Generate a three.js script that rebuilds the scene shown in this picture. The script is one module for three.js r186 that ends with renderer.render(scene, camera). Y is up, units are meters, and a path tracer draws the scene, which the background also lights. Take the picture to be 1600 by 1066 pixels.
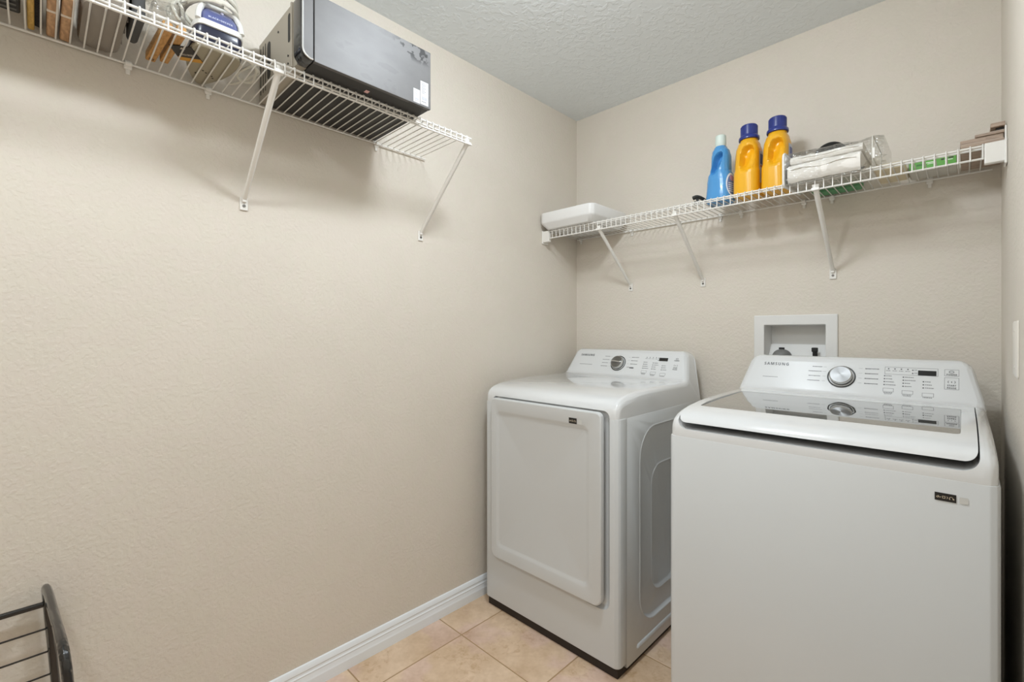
import * as THREE from 'three';
import { mergeGeometries, toCreasedNormals } from 'three/addons/utils/BufferGeometryUtils.js';
import { RoundedBoxGeometry } from 'three/addons/geometries/RoundedBoxGeometry.js';
import { RectAreaLightUniformsLib } from 'three/addons/lights/RectAreaLightUniformsLib.js';
import { Brush, Evaluator, SUBTRACTION, INTERSECTION } from 'three-bvh-csg';

// ───────────────────────── camera, light, exposure ─────────────────────────
const scene = new THREE.Scene();
scene.background = new THREE.Color(0x000000);
const camera = new THREE.PerspectiveCamera(2 * Math.atan(533 / 723) * 180 / Math.PI, 1600 / 1066, 0.02, 30);
const YAW = Math.atan2(706, 723);
camera.position.set(1.605, 1.216, 2.18);
camera.lookAt(1.605 - Math.sin(YAW), 1.216, 2.18 - Math.cos(YAW));
camera.setViewOffset(1600, 1066, 0, 13.5, 1600, 1066);
camera.updateProjectionMatrix();
const renderer = new THREE.WebGLRenderer({ antialias: true });
renderer.toneMapping = THREE.LinearToneMapping;
renderer.toneMappingExposure = 0.94;
renderer.shadowMap.enabled = true;
const LAMP_COLOR = new THREE.Color().setRGB(0.86, 0.935, 1.0);
// two flush ceiling lamps (their lights sit in the lamp builder): [x, z, candela all round, candela straight down, size]
const LAMPS = [[0.90, 1.29, 1.66, 1.85, 5.5], [0.90, 2.62, 1.22, 1.05, 3.0]];
const ROOM = { w: 1.692, h: 2.439, d: 3.1 };

// ───────────────────────── helpers ─────────────────────────
let seed = 7;
const rnd = () => { seed |= 0; seed = seed + 0x6D2B79F5 | 0; let t = Math.imul(seed ^ seed >>> 15, 1 | seed); t = t + Math.imul(t ^ t >>> 7, 61 | t) ^ t; return ((t ^ t >>> 14) >>> 0) / 4294967296; };
const V = (x, y, z) => new THREE.Vector3(x, y, z);
const lin = (r, g, b) => new THREE.Color().setRGB(r / 255, g / 255, b / 255, THREE.SRGBColorSpace);
const clamp = (x, a = 0, b = 1) => Math.min(b, Math.max(a, x));
const sstep = (a, b, x) => { const t = clamp((x - a) / (b - a)); return t * t * (3 - 2 * t); };
const names = {};
function numbered(n) { names[n] = (names[n] ?? -1) + 1; return names[n] ? `${n}_${String(names[n]).padStart(3, '0')}` : n; }
function shade(m) { m.castShadow = true; m.receiveShadow = true; return m; }
function thing(name, label, category, pos = [0, 0, 0], turn = 0, group) {
  const o = new THREE.Group(); o.name = numbered(name); scene.add(o);
  o.position.set(...pos); o.rotation.y = turn; o.userData = { label, category };
  if (group) o.userData.group = group;
  return o;
}
function part(name, geo, mat, parent, label) {
  const m = shade(new THREE.Mesh(geo, mat)); m.name = name; parent.add(m);
  if (label) m.userData.label = label;
  return m;
}
function struct(name, geo, mat) { const m = shade(new THREE.Mesh(geo, mat)); m.name = numbered(name); m.userData.kind = 'structure'; scene.add(m); return m; }
function boxUV(g0, off = [0, 0]) {          // uv in metres from the dominant normal
  const g = g0.index ? g0.toNonIndexed() : g0, p = g.attributes.position, n = g.attributes.normal, uv = new Float32Array(p.count * 2);
  for (let i = 0; i < p.count; i += 3) {
    let nx = 0, ny = 0, nz = 0;
    for (let k = 0; k < 3; k++) { nx += Math.abs(n.getX(i + k)); ny += Math.abs(n.getY(i + k)); nz += Math.abs(n.getZ(i + k)); }
    for (let k = 0; k < 3; k++) {
      const x = p.getX(i + k), y = p.getY(i + k), z = p.getZ(i + k);
      const [a, b] = nx >= ny && nx >= nz ? [z, y] : ny >= nz ? [x, z] : [x, y];
      uv[(i + k) * 2] = a + off[0]; uv[(i + k) * 2 + 1] = b + off[1];
    }
  }
  g.setAttribute('uv', new THREE.BufferAttribute(uv, 2));
  return g;
}
function box(x0, x1, y0, y1, z0, z1) { const g = new THREE.BoxGeometry(x1 - x0, y1 - y0, z1 - z0); g.translate((x0 + x1) / 2, (y0 + y1) / 2, (z0 + z1) / 2); return g; }
function rbox(x0, x1, y0, y1, z0, z1, r = 0.004, s = 3) { const g = new RoundedBoxGeometry(x1 - x0, y1 - y0, z1 - z0, s, Math.min(r, (x1 - x0) / 2.01, (y1 - y0) / 2.01, (z1 - z0) / 2.01)); g.translate((x0 + x1) / 2, (y0 + y1) / 2, (z0 + z1) / 2); return g; }
// rounded rectangle loop in a plane; rs = radius or [bl, br, tr, tl]; f maps (a, b) to a Vector3
function rr(a0, a1, b0, b1, rs, f, seg = 6) {
  const r = Array.isArray(rs) ? rs : [rs, rs, rs, rs], out = [];
  const c = [[a0 + r[0], b0 + r[0], Math.PI], [a1 - r[1], b0 + r[1], 1.5 * Math.PI], [a1 - r[2], b1 - r[2], 0], [a0 + r[3], b1 - r[3], 0.5 * Math.PI]];
  for (let k = 0; k < 4; k++) for (let i = 0; i <= seg; i++) { const t = c[k][2] + i / seg * Math.PI / 2; out.push(f(c[k][0] + r[k] * Math.cos(t), c[k][1] + r[k] * Math.sin(t))); }
  return out;
}
// loops (same count) joined by strips; caps as fans
function loft(loops, { a = true, b = true, crease = 0.6, flip = false } = {}) {
  const P = [], tri = (u, v, w) => flip ? P.push(u, w, v) : P.push(u, v, w), n = loops[0].length;
  for (let k = 0; k + 1 < loops.length; k++) for (let i = 0; i < n; i++) {
    const j = (i + 1) % n, A = loops[k][i], B = loops[k][j], C = loops[k + 1][j], D = loops[k + 1][i];
    tri(A, B, C); tri(A, C, D);
  }
  const cap = (L, rev) => { const c = L.reduce((s, p) => s.add(p), V(0, 0, 0)).multiplyScalar(1 / n); for (let i = 0; i < n; i++) { const j = (i + 1) % n; rev ? tri(c, L[j], L[i]) : tri(c, L[i], L[j]); } };
  if (a) cap(loops[0], true);
  if (b) cap(loops[loops.length - 1], false);
  const g = new THREE.BufferGeometry().setFromPoints(P);
  g.computeVertexNormals();
  g.setAttribute('uv', new THREE.BufferAttribute(new Float32Array(P.length * 2), 2));
  return boxUV(toCreasedNormals(g, crease));
}
// tube along a polyline; r may be a function of 0..1 or [rx, ry]
function sweep(pts, r, sides = 8, closed = false, up0) {
  const n = pts.length, loops = [];
  let up = up0 ? up0.clone() : null;
  for (let i = 0; i < n; i++) {
    const a = pts[closed ? (i + n - 1) % n : Math.max(0, i - 1)], b = pts[closed ? (i + 1) % n : Math.min(n - 1, i + 1)];
    const t = b.clone().sub(a).normalize();
    if (!up) up = Math.abs(t.y) < 0.9 ? V(0, 1, 0) : V(1, 0, 0);
    const s = V(0, 0, 0).crossVectors(t, up).normalize(); up = V(0, 0, 0).crossVectors(s, t).normalize();
    const rv = typeof r === 'function' ? r(i / (n - 1)) : r, [rx, ry] = Array.isArray(rv) ? rv : [rv, rv];
    const L = [];
    for (let k = 0; k < sides; k++) { const q = k / sides * 2 * Math.PI; L.push(pts[i].clone().addScaledVector(s, rx * Math.cos(q)).addScaledVector(up, ry * Math.sin(q))); }
    loops.push(L);
  }
  if (closed) loops.push(loops[0]);
  return loft(loops, { a: !closed, b: !closed, crease: 1.1, flip: true });
}
const spline = (pts, n, closed = false) => new THREE.CatmullRomCurve3(pts.map(p => V(...p)), closed, 'centripetal').getPoints(n);
function cyl(p, q, r, sides = 12) { return sweep([p, q], r, sides); }
function fixUV(g) { if (!g.attributes.uv) g.setAttribute('uv', new THREE.BufferAttribute(new Float32Array(g.attributes.position.count * 2), 2)); return g; }
const merge = gs => mergeGeometries(gs.map(g => fixUV(g.index ? g.toNonIndexed() : g)), false);
const csg = new Evaluator(); csg.useGroups = false; csg.attributes = ['position', 'normal', 'uv'];
function cut(ga, gb, op) { const A = new Brush(fixUV(ga)), B = new Brush(fixUV(gb)); A.updateMatrixWorld(); B.updateMatrixWorld(); return csg.evaluate(A, B, op).geometry; }

// ───────────────────────── textures ─────────────────────────
function lattice(n, s) { const a = new Float32Array(n * n); let q = s; for (let i = 0; i < a.length; i++) { q = Math.imul(q ^ q >>> 15, 0x2c1b3c6d) + 0x9E3779B9 | 0; let t = Math.imul(q ^ q >>> 12, 0x297a2d39); a[i] = ((t ^ t >>> 15) >>> 0) / 4294967296; } return a; }
function vnoise(n, s) {                 // tileable value noise on the unit square, n cells
  const L = lattice(n, s);
  return (u, v) => {
    const x = u * n, y = v * n, xi = Math.floor(x), yi = Math.floor(y), fx = x - xi, fy = y - yi, sx = fx * fx * (3 - 2 * fx), sy = fy * fy * (3 - 2 * fy);
    const g = (i, j) => L[((j % n) + n) % n * n + ((i % n) + n) % n];
    const a = g(xi, yi) + (g(xi + 1, yi) - g(xi, yi)) * sx, b = g(xi, yi + 1) + (g(xi + 1, yi + 1) - g(xi, yi + 1)) * sx;
    return a + (b - a) * sy;
  };
}
function fbm(n, oct, s) { const fs = Array.from({ length: oct }, (_, k) => vnoise(n << k, s + k * 101)); return (u, v) => { let a = 0, w = 0.5, t = 0; for (const f of fs) { a += w * f(u, v); t += w; w *= 0.5; } return a / t; }; }
function dataTex(N, f, srgb = false, M = N) {
  const d = new Uint8Array(N * M * 4);
  for (let j = 0; j < M; j++) for (let i = 0; i < N; i++) { const c = f(i / N, j / M), q = (j * N + i) * 4; if (Array.isArray(c)) { d[q] = clamp(c[0], 0, 255); d[q + 1] = clamp(c[1], 0, 255); d[q + 2] = clamp(c[2], 0, 255); } else d[q] = d[q + 1] = d[q + 2] = clamp(c * 255, 0, 255); d[q + 3] = 255; }
  const t = new THREE.DataTexture(d, N, M); t.wrapS = t.wrapT = THREE.RepeatWrapping; t.magFilter = THREE.LinearFilter; t.minFilter = THREE.LinearMipmapLinearFilter; t.generateMipmaps = true;
  if (srgb) t.colorSpace = THREE.SRGBColorSpace;
  t.needsUpdate = true; return t;
}
function canvasTex(w, h, draw) { const c = document.createElement('canvas'); c.width = w; c.height = h; const x = c.getContext('2d'); draw(x, w, h); const t = new THREE.CanvasTexture(c); t.colorSpace = THREE.SRGBColorSpace; t.anisotropy = 8; return t; }
const rep = (t, r) => { const c = t.clone(); c.repeat.set(1 / r, 1 / r); c.needsUpdate = true; return c; };
const nA = fbm(48, 3, 11), nB = fbm(10, 3, 29);
const orangePeel = dataTex(512, (u, v) => sstep(0.32, 0.72, nA(u, v)) * 0.75 + 0.25 * nB(u, v));
const nC = fbm(34, 2, 61), nD = fbm(8, 2, 67);
const knockdown = dataTex(512, (u, v) => sstep(0.47, 0.60, nC(u, v) * 0.8 + nD(u, v) * 0.2) * 0.8 + 0.2 * nA(u, v));
const wallTone = dataTex(256, (u, v) => { const k = (nB(u, v) - 0.5) * 5; return [222 + k, 213.5 + k, 201 + k]; }, true);

// ───────────────────────── materials ─────────────────────────
const std = (o) => new THREE.MeshStandardMaterial(o);
const phy = (o) => new THREE.MeshPhysicalMaterial(o);
const M = {
  wall: std({ map: rep(wallTone, 1.7), roughness: 0.72, bumpMap: rep(orangePeel, 0.36), bumpScale: 0.0006 }),
  ceiling: std({ color: lin(234, 239, 241), roughness: 0.9, bumpMap: rep(knockdown, 0.5), bumpScale: 0.0011 }),
  trim: std({ color: lin(240, 244, 247), roughness: 0.42 }),
  grout: std({ color: lin(176, 146, 110), roughness: 0.95 }),
  enamel: phy({ color: lin(207, 209, 209), roughness: 0.3, clearcoat: 0.35, clearcoatRoughness: 0.12 }),
  plasticWhite: phy({ color: lin(222, 223, 223), roughness: 0.2, clearcoat: 0.9, clearcoatRoughness: 0.035 }),
  wire: phy({ color: lin(238, 235, 229), roughness: 0.35, clearcoat: 0.2 }),
  outlet: std({ color: lin(230, 229, 226), roughness: 0.4 }),
  black: std({ color: lin(22, 21, 20), roughness: 0.55 }),
  base: std({ color: lin(46, 38, 32), roughness: 0.7 }),
  blackGloss: phy({ color: lin(16, 16, 17), roughness: 0.22, clearcoat: 0.6, clearcoatRoughness: 0.1 }),
  screen: phy({ color: lin(26, 26, 25), roughness: 0.12 }),
  chrome: std({ color: lin(196, 196, 194), roughness: 0.22, metalness: 1 }),
  darkRing: std({ color: lin(60, 60, 60), roughness: 0.25, metalness: 0.9 }),
  screw: std({ color: lin(120, 118, 114), roughness: 0.4, metalness: 0.8 }),
};

// ───────────────────────── room ─────────────────────────
const { w: W, h: H, d: D } = ROOM, T = 0.12;
struct('wall_left', boxUV(box(-T, 0, 0, H, -T, D + T)), M.wall);
struct('wall_right', boxUV(box(W, W + T, 0, H, -T, D + T)), M.wall);
struct('wall_front', boxUV(box(0, W, 0, H, D, D + T)), M.wall);
{ // the back wall has the opening of the washer outlet box
  const s = new THREE.Shape([[0, 0], [W, 0], [W, H], [0, H]].map(p => new THREE.Vector2(...p)));
  s.holes.push(new THREE.Path([[0.985, 1.06], [0.985, 1.252], [1.222, 1.252], [1.222, 1.06]].map(p => new THREE.Vector2(...p))));
  const g = new THREE.ExtrudeGeometry(s, { depth: T, bevelEnabled: false }); g.translate(0, 0, -T);
  struct('wall_back', boxUV(g), M.wall);
}
struct('ceiling', boxUV(box(-T, W + T, H, H + 0.1, -T, D + T)), M.ceiling);
const floor = struct('floor', boxUV(box(-T, W + T, -0.1, -0.0012, -T, D + T)), M.grout);
{ // ceramic floor tiles, each its own piece
  const f1 = fbm(6, 5, 301), f2 = fbm(14, 4, 407), f3 = fbm(5, 4, 509), f4 = fbm(60, 2, 611);
  const mats = [0, 1, 2].map(k => {
    const o = k * 0.37;
    return std({ roughness: 0.42, map: dataTex(512, (u, v) => {
      const a = f1(u + o, v), b = f2(u, v + o), c = f3(u + o, v + o), e = f4(u, v);
      const vein = (Math.exp(-Math.pow((f2(u + 0.11, v + o) - 0.5) / 0.02, 2)) * 0.5 + sstep(0.6, 0.72, f2(u * 2, v * 2 + o)) * 0.5) * sstep(0.48, 0.62, f3(u, v + 0.2 + o)) * 0.55;
      const m = (a - 0.5) * 60 + (b - 0.5) * 26 + (e - 0.5) * 18;
      const pk = sstep(0.5, 0.7, c) * 8;
      return [222 + m * 0.62 - vein * 34, 194 + m * 0.72 - vein * 44 - pk * 0.2, 164 + m * 0.85 - vein * 54 + pk];
    }, true) });
  });
  const P = 0.4095, S = 0.4045, x0 = 0.16 - P + 0.0025, z0 = 0.9905 - 3 * P + 0.0025;
  const flat = y => (a, b) => V(a, y, -b);
  for (let i = 0; i < 5; i++) for (let j = 0; j < 9; j++) {
    const a0 = Math.max(0.002, x0 + i * P), a1 = Math.min(W - 0.002, x0 + i * P + S), b0 = Math.max(0.002, z0 + j * P), b1 = Math.min(D - 0.002, z0 + j * P + S);
    if (a1 - a0 < 0.02 || b1 - b0 < 0.02) continue;
    const sq = (d, y) => [V(a0 + d, y, b1 - d), V(a1 - d, y, b1 - d), V(a1 - d, y, b0 + d), V(a0 + d, y, b0 + d)];
    const g = loft([sq(0, -0.004), sq(0, -0.0007), sq(0.001, 0)], { a: false, crease: 0.1 });
    const uv = g.attributes.uv, ou = rnd(), ov = rnd(), rot = Math.floor(rnd() * 4);
    for (let k = 0; k < uv.count; k++) { let u = uv.getX(k) / 0.62, v = uv.getY(k) / 0.62; if (rot & 1) [u, v] = [v, -u]; if (rot & 2) u = -u; uv.setXY(k, u + ou, v + ov); }
    part('tile', g, mats[(i * 2 + j + Math.floor(rnd() * 2)) % 3], floor);
  }
}
{ // stepped colonial baseboards
  const prof = [[0, 0], [0.0155, 0], [0.0155, 0.034], [0.0135, 0.038], [0.0115, 0.052], [0.0125, 0.056], [0.0095, 0.06], [0.0085, 0.066], [0.0105, 0.070], [0.0085, 0.079], [0.0045, 0.086], [0, 0.088]];
  const s = new THREE.Shape(prof.map(p => new THREE.Vector2(...p)));
  const mk = (len) => toCreasedNormals(new THREE.ExtrudeGeometry(s, { depth: len, bevelEnabled: false }), 0.35);
  struct('baseboard_left', boxUV(mk(D)), M.trim);                                  // profile out along +x, runs along z
  const gb = mk(W); gb.rotateY(-Math.PI / 2); gb.translate(W, 0, 0); struct('baseboard_back', boxUV(gb), M.trim);
  const gr = mk(D); gr.rotateY(Math.PI); gr.translate(W, 0, D); struct('baseboard_right', boxUV(gr), M.trim);
}
// ───────────────────────── ceiling lamps ─────────────────────────
RectAreaLightUniformsLib.init();
LAMPS.forEach(([x, z, I, J, size], k) => {
  const t = thing('ceiling_lamp', k ? 'round flush ceiling lamp with frosted dome near the entrance end' : 'round flush ceiling lamp with frosted dome above the middle of the room', 'lamp', [x, H, z]);
  const pr = (pts) => { const g = new THREE.LatheGeometry(pts.map(p => new THREE.Vector2(...p)), 48); return g; };
  part('lamp_base', pr([[0.001, -0.001], [0.165, -0.001], [0.168, -0.012], [0.16, -0.024], [0.146, -0.026], [0.146, -0.02], [0.001, -0.02]]), M.trim, t);
  const dome = []; for (let i = 0; i <= 14; i++) { const a = i / 14 * Math.PI / 2; dome.push([Math.max(0.0008, 0.144 * Math.cos(a)), -0.022 - 0.082 * Math.sin(a)]); }
  part('diffuser', pr([...dome.reverse(), [0.001, -0.0215]]), std({ color: lin(250, 247, 240), roughness: 0.5, emissive: LAMP_COLOR, emissiveIntensity: 7.0 }), t);
  const L = new THREE.PointLight(LAMP_COLOR, I, 0, 2); L.position.set(0, -0.065, 0); L.castShadow = true; L.shadow.radius = size; L.shadow.mapSize.set(2048, 2048); t.add(L);
  const R = new THREE.RectAreaLight(LAMP_COLOR, J / 0.0324, 0.18, 0.18); R.position.set(0, -0.1085, 0); R.rotation.x = -Math.PI / 2; t.add(R);
});

// ───────────────────────── wire shelves ─────────────────────────
// local frame: x along the wall, z out from the wall, deck at y = 0
function wireShelf(t, len, opts) {
  const { x0, x1, lip = 0.036, depth = 0.302 } = opts, rR = 0.0031, rW = 0.0019;
  const rod = (n, y, z, r, a = x0, b = x1) => part(n, cyl(V(a, y, z), V(b, y, z), r, 8), M.wire, t);
  rod('back_rail', -0.0045, 0.010, rR);
  rod('front_rail', -0.0045, depth - 0.002, rR);
  rod('lip_rail', -lip, depth + 0.001, rR);
  rod('support_rail', -0.0045, depth - 0.029, rR);
  const g = sweep([V(0, 0, 0.006), V(0, 0, depth - 0.001), V(0, -0.003, depth + 0.004), V(0, -lip - 0.003, depth + 0.0045)], rW, 6);
  const n = Math.floor((x1 - x0 - 0.012) / 0.0254);
  for (let i = 0; i <= n; i++) { const m = part('cross_wire', g, M.wire, t); m.position.x = x0 + 0.006 + i * 0.0254; }
  for (const x of opts.clips) {
    const c = part('wall_clip', merge([rbox(x - 0.009, x + 0.009, -0.017, 0.006, 0.0005, 0.009, 0.003), cyl(V(x - 0.007, -0.0045, 0.012), V(x + 0.007, -0.0045, 0.012), 0.0062, 10), rbox(x - 0.005, x + 0.005, -0.03, -0.012, 0.0005, 0.006, 0.002)]), M.wire, t);
  }
  for (const [x, footY] of opts.braces) {
    const top = V(x, -lip + 0.002, depth - 0.004), foot = V(x, footY + 0.012, 0.008);
    const b = part('support_brace', merge([
      sweep([top.clone().add(V(0, 0.016, 0.004)), top, top.clone().lerp(foot, 0.12), top.clone().lerp(foot, 0.9), foot], q => q < 0.2 ? [0.0115, 0.005] : q < 0.6 ? [0.0088, 0.0075] : [0.0075, 0.0062], 10, false, V(0, 0.6, 0.8)),
      rbox(x - 0.012, x + 0.012, -lip - 0.004, -lip + 0.006, depth - 0.008, depth + 0.008, 0.002)]), M.wire, t);
    const s = 0.0115, fy = footY;
    part('foot_plate', merge([rbox(x - s, x + s, fy - 0.022, fy + 0.018, 0.0005, 0.005, 0.0022), rbox(x - 0.006, x + 0.006, fy + 0.002, fy + 0.02, 0.003, 0.013, 0.003)]), M.wire, b);
    const sc = new THREE.CylinderGeometry(0.0042, 0.0048, 0.003, 14); sc.rotateX(Math.PI / 2); sc.translate(x, fy - 0.008, 0.0062);
    part('screw', sc, M.screw, b);
  }
}
const LS_Y = 1.9365, LS_Z = 1.0605;                     // left shelf: free end at z = LS_Z, runs on towards the viewer
const leftShelf = thing('wire_shelf', 'white ventilated wire shelf on the long left wall carrying the computer case and iron', 'shelf', [0, LS_Y, LS_Z], Math.PI / 2);
wireShelf(leftShelf, 0, { x0: -(D - LS_Z - 0.004), x1: 0, clips: [-(1.281 - LS_Z), -(1.829 - LS_Z), -(2.012 - LS_Z), -(2.56 - LS_Z)], braces: [[-(1.733 - LS_Z), 1.617 - LS_Y], [-(1.079 - LS_Z), 1.615 - LS_Y], [-(2.39 - LS_Z), 1.617 - LS_Y]], lip: 0.029 });
const BS_Y = 1.751;
const backShelf = thing('wire_shelf', 'white ventilated wire shelf on the back wall above the washer and dryer holding bottles', 'shelf', [0, BS_Y, 0]);
wireShelf(backShelf, 0, { x0: 0.012, x1: 1.672, clips: [0.034, 0.36, 0.62, 0.81, 0.90, 1.14, 1.235, 1.52], braces: [[0.352, 1.455 - BS_Y], [0.731, 1.452 - BS_Y], [1.238, 1.447 - BS_Y]], lip: 0.041 });
{ // white sheet metal end brackets on the side walls
  const eb = (x, s) => part('end_bracket', merge([
    rbox(Math.min(x, x + s * 0.045), Math.max(x, x + s * 0.045), -0.058, 0.0, 0.288, 0.308, 0.003), rbox(Math.min(x, x + s * 0.006), Math.max(x, x + s * 0.006), -0.066, 0.004, 0.262, 0.312, 0.003),
    rbox(Math.min(x, x + s * 0.045), Math.max(x, x + s * 0.045), -0.012, 0.001, 0.268, 0.306, 0.003), ...(s < 0 ? [rbox(x - 0.004, x, -0.06, 0.047, 0.27, 0.285, 0.0015)] : [])]), M.wire, backShelf);
  eb(0.0005, 1); eb(W - 0.0005, -1);
}

// ───────────────────────── washer and dryer ─────────────────────────
const MW = 0.686;
// side profile of the moulded top and console: [z from the front seam, y]
function coverProfile() {
  const p = [[0, 0.885], [0, 0.915], [-0.001, 0.93], [-0.0035, 0.944], [-0.010, 0.957], [-0.021, 0.9675], [-0.036, 0.9755], [-0.06, 0.9825], [-0.10, 0.9895], [-0.16, 0.9955], [-0.24, 0.999], [-0.34, 1.0005], [-0.44, 1.0005], [-0.52, 1.0], [-0.545, 1.0005], [-0.56, 1.0025], [-0.5715, 1.0065], [-0.579, 1.0145], [-0.5807, 1.01755], [-0.6303, 1.10745],
    [-0.632, 1.1105], [-0.6365, 1.1185], [-0.643, 1.1245], [-0.652, 1.128], [-0.664, 1.129], [-0.70, 1.127], [-0.712, 1.122], [-0.719, 1.111], [-0.722, 1.09], [-0.722, 0.885]];
  return p;
}
const CON = { a: [-0.5816, 1.0145], b: [-0.6346, 1.1105] };          // the flat control face
const insetAt = y => { const k = [[0.95, 0], [1.0, 0.004], [1.035, 0.010], [1.075, 0.019], [1.105, 0.030], [1.12, 0.038], [1.131, 0.046]]; if (y <= 0.95) return 0; for (let i = 1; i < k.length; i++) if (y <= k[i][0]) return k[i - 1][1] + (k[i][1] - k[i - 1][1]) * (y - k[i - 1][0]) / (k[i][0] - k[i - 1][0]); return 0.046; };
function coverGeo(grow = 0) {
  const bv = 0.022, s = new THREE.Shape(coverProfile().map(([z, y]) => new THREE.Vector2(-z, y)));
  const g = new THREE.ExtrudeGeometry(s, { depth: MW - 0.0056 - 2 * bv, bevelEnabled: true, bevelThickness: bv, bevelSize: bv, bevelOffset: -bv, bevelSegments: 8, curveSegments: 4 });
  g.rotateY(Math.PI / 2); g.translate(0.0028 + bv, 0, -0.0026);
  const p = g.attributes.position, c = MW / 2;
  for (let i = 0; i < p.count; i++) { const x = p.getX(i), y = p.getY(i); p.setX(i, c + (x - c) * (1 - insetAt(y) / c)); }
  return toCreasedNormals(g, 0.5);
}
const conLen = Math.hypot(CON.b[0] - CON.a[0], CON.b[1] - CON.a[1]);
const conTilt = Math.atan2(CON.b[1] - CON.a[1], -(CON.b[0] - CON.a[0]));   // slope from the horizontal
function onConsole(o, x, h, lift = 0) {        // place an object on the control face: x along it, h up it (metres)
  const k = h / conLen; o.position.set(x, CON.a[1] + (CON.b[1] - CON.a[1]) * k, CON.a[0] + (CON.b[0] - CON.a[0]) * k);
  o.rotation.x = -(Math.PI / 2 - conTilt); o.translateZ(lift); return o;
}
const ink = 'rgba(70,70,72,1)', inkSoft = 'rgba(120,120,122,0.85)', inkFaint = 'rgba(150,150,152,0.7)';
function words(x, px, py, w, h, c = inkSoft) { // the small legends are too small to read in the picture: broken strokes
  x.fillStyle = c; let q = px; while (q < px + w) { const l = Math.min(px + w - q, 6 + ((q * 7.3) % 9)); x.fillRect(q, py, l, h * (0.75 + ((q * 3.1) % 1) * 0.25)); q += l + 3; }
}
function consolePrint(kind) {
  const CW = 1800, CH = 320, k = CW / 0.60;        // pixels per metre
  return canvasTex(CW, CH, (x) => {
    x.clearRect(0, 0, CW, CH);
    const X = m => (m - 0.043) * k, Y = m => CH - m * CH / conLen;
    x.fillStyle = kind === 'washer' ? 'rgb(88,88,90)' : 'rgb(60,62,66)'; x.textBaseline = 'middle'; x.font = 'bold 46px sans-serif';
    const txt = 'SAMSUNG'; let q = X(kind === 'washer' ? 0.086 : 0.080); for (const ch of txt) { x.fillText(ch, q, Y(0.095)); q += x.measureText(ch).width + 5; }
    words(x, X(0.088), Y(0.042), kind === 'washer' ? 150 : 230, 8, kind === 'washer' ? inkFaint : inkSoft);
    const kx = kind === 'washer' ? 0.332 : 0.318;
    for (let i = 0; i < 4; i++) {
      const w = [88, 120, 105, 112][i], y = 0.092 - i * 0.018;
      words(x, X(kx - 0.058) - w - (i > 1 ? 10 : 0), Y(y), w, 9, inkSoft);
      words(x, X(kx + 0.064) + (i === 3 && kind !== 'washer' ? -40 : 0), Y(y - 0.0), [112, 104, 110, 106][i], 9, kind === 'washer' ? 'rgba(85,85,88,0.9)' : inkSoft);
      x.fillStyle = inkFaint; x.fillRect(X(kx - 0.055), Y(y) + 3, 30, 2); x.fillRect(X(kx + 0.047), Y(y) + 3, 30, 2);
    }
    const px = kind === 'washer' ? 0.448 : 0.452;
    x.strokeStyle = 'rgba(150,150,152,0.75)'; x.lineWidth = 3;
    if (kind === 'washer') { x.strokeRect(X(px), Y(0.1), X(px + 0.128) - X(px), 74); }
    for (let i = 0; i < 4; i++) { x.fillStyle = ink; x.beginPath(); x.arc(X(px + 0.009 + i * 0.016), Y(0.094), 6, 0, 7); x.fill(); words(x, X(px + 0.003 + i * 0.016), Y(0.088), 34, 7, inkFaint); }
    for (let i = 0; i < 2; i++) { x.fillStyle = ink; x.beginPath(); x.arc(X(px + 0.069), Y(0.092 - i * 0.011), 6, 0, 7); x.fill(); words(x, X(px + 0.073), Y(0.0945 - i * 0.011), 20, 10, inkFaint); }
    for (const [c, n, y0] of [[0, 4, 0.068], [0.047, 4, 0.066], [0.095, 3, 0.054]]) {
      for (let i = 0; i < n; i++) { x.fillStyle = ink; x.beginPath(); x.arc(X(px + c), Y(y0 - i * 0.0105), 6, 0, 7); x.fill(); words(x, X(px + c + 0.004), Y(y0 + 0.0015 - i * 0.0105), [40, 48, 62, 76][(i + Math.round(c * 40)) % 4], 8, inkSoft); }
      const by = [0.024, 0.02, 0.016][Math.round(c / 0.047)];
      x.strokeStyle = 'rgba(160,160,162,0.8)'; x.strokeRect(X(px + c) - 6, Y(by), 78, 34); words(x, X(px + c) - 2, Y(by) + 40, 66, 8, inkSoft); words(x, X(px + c) + 4, Y(by) + 52, 56, 7, inkFaint);
    }
    const bx = px + 0.143;
    x.strokeStyle = 'rgba(165,165,168,0.8)'; if (kind === 'washer') { x.strokeRect(X(bx), Y(0.099), 94, 62); x.strokeRect(X(bx), Y(0.072), 94, 112); }
    x.strokeStyle = 'rgba(95,95,98,0.9)'; x.lineWidth = 4; x.beginPath(); x.ellipse(X(bx) + 46, Y(0.0915), 16, 10, 0, 0, 7); x.stroke();
    x.fillStyle = 'rgba(80,80,84,0.95)'; x.font = 'bold 21px sans-serif'; x.textAlign = 'center'; x.fillText('POWER', X(bx) + 47, Y(0.0825));
    x.fillText('START', X(bx) + 47, Y(0.0465)); x.fillText('PAUSE', X(bx) + 47, Y(0.0385));
    x.beginPath(); x.arc(X(bx) + 36, Y(0.058), 13, 2.2, 4.1); x.stroke(); x.beginPath(); x.arc(X(bx) + 58, Y(0.058), 13, -1, 1); x.stroke(); x.fillRect(X(bx) + 44, Y(0.058) - 6, 6, 13);
    x.textAlign = 'left';
    if (kind !== 'washer') { x.fillStyle = 'rgb(95,95,97)'; x.fillRect(X(0.383), Y(0.036), 66, 13); }
  });
}
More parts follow.
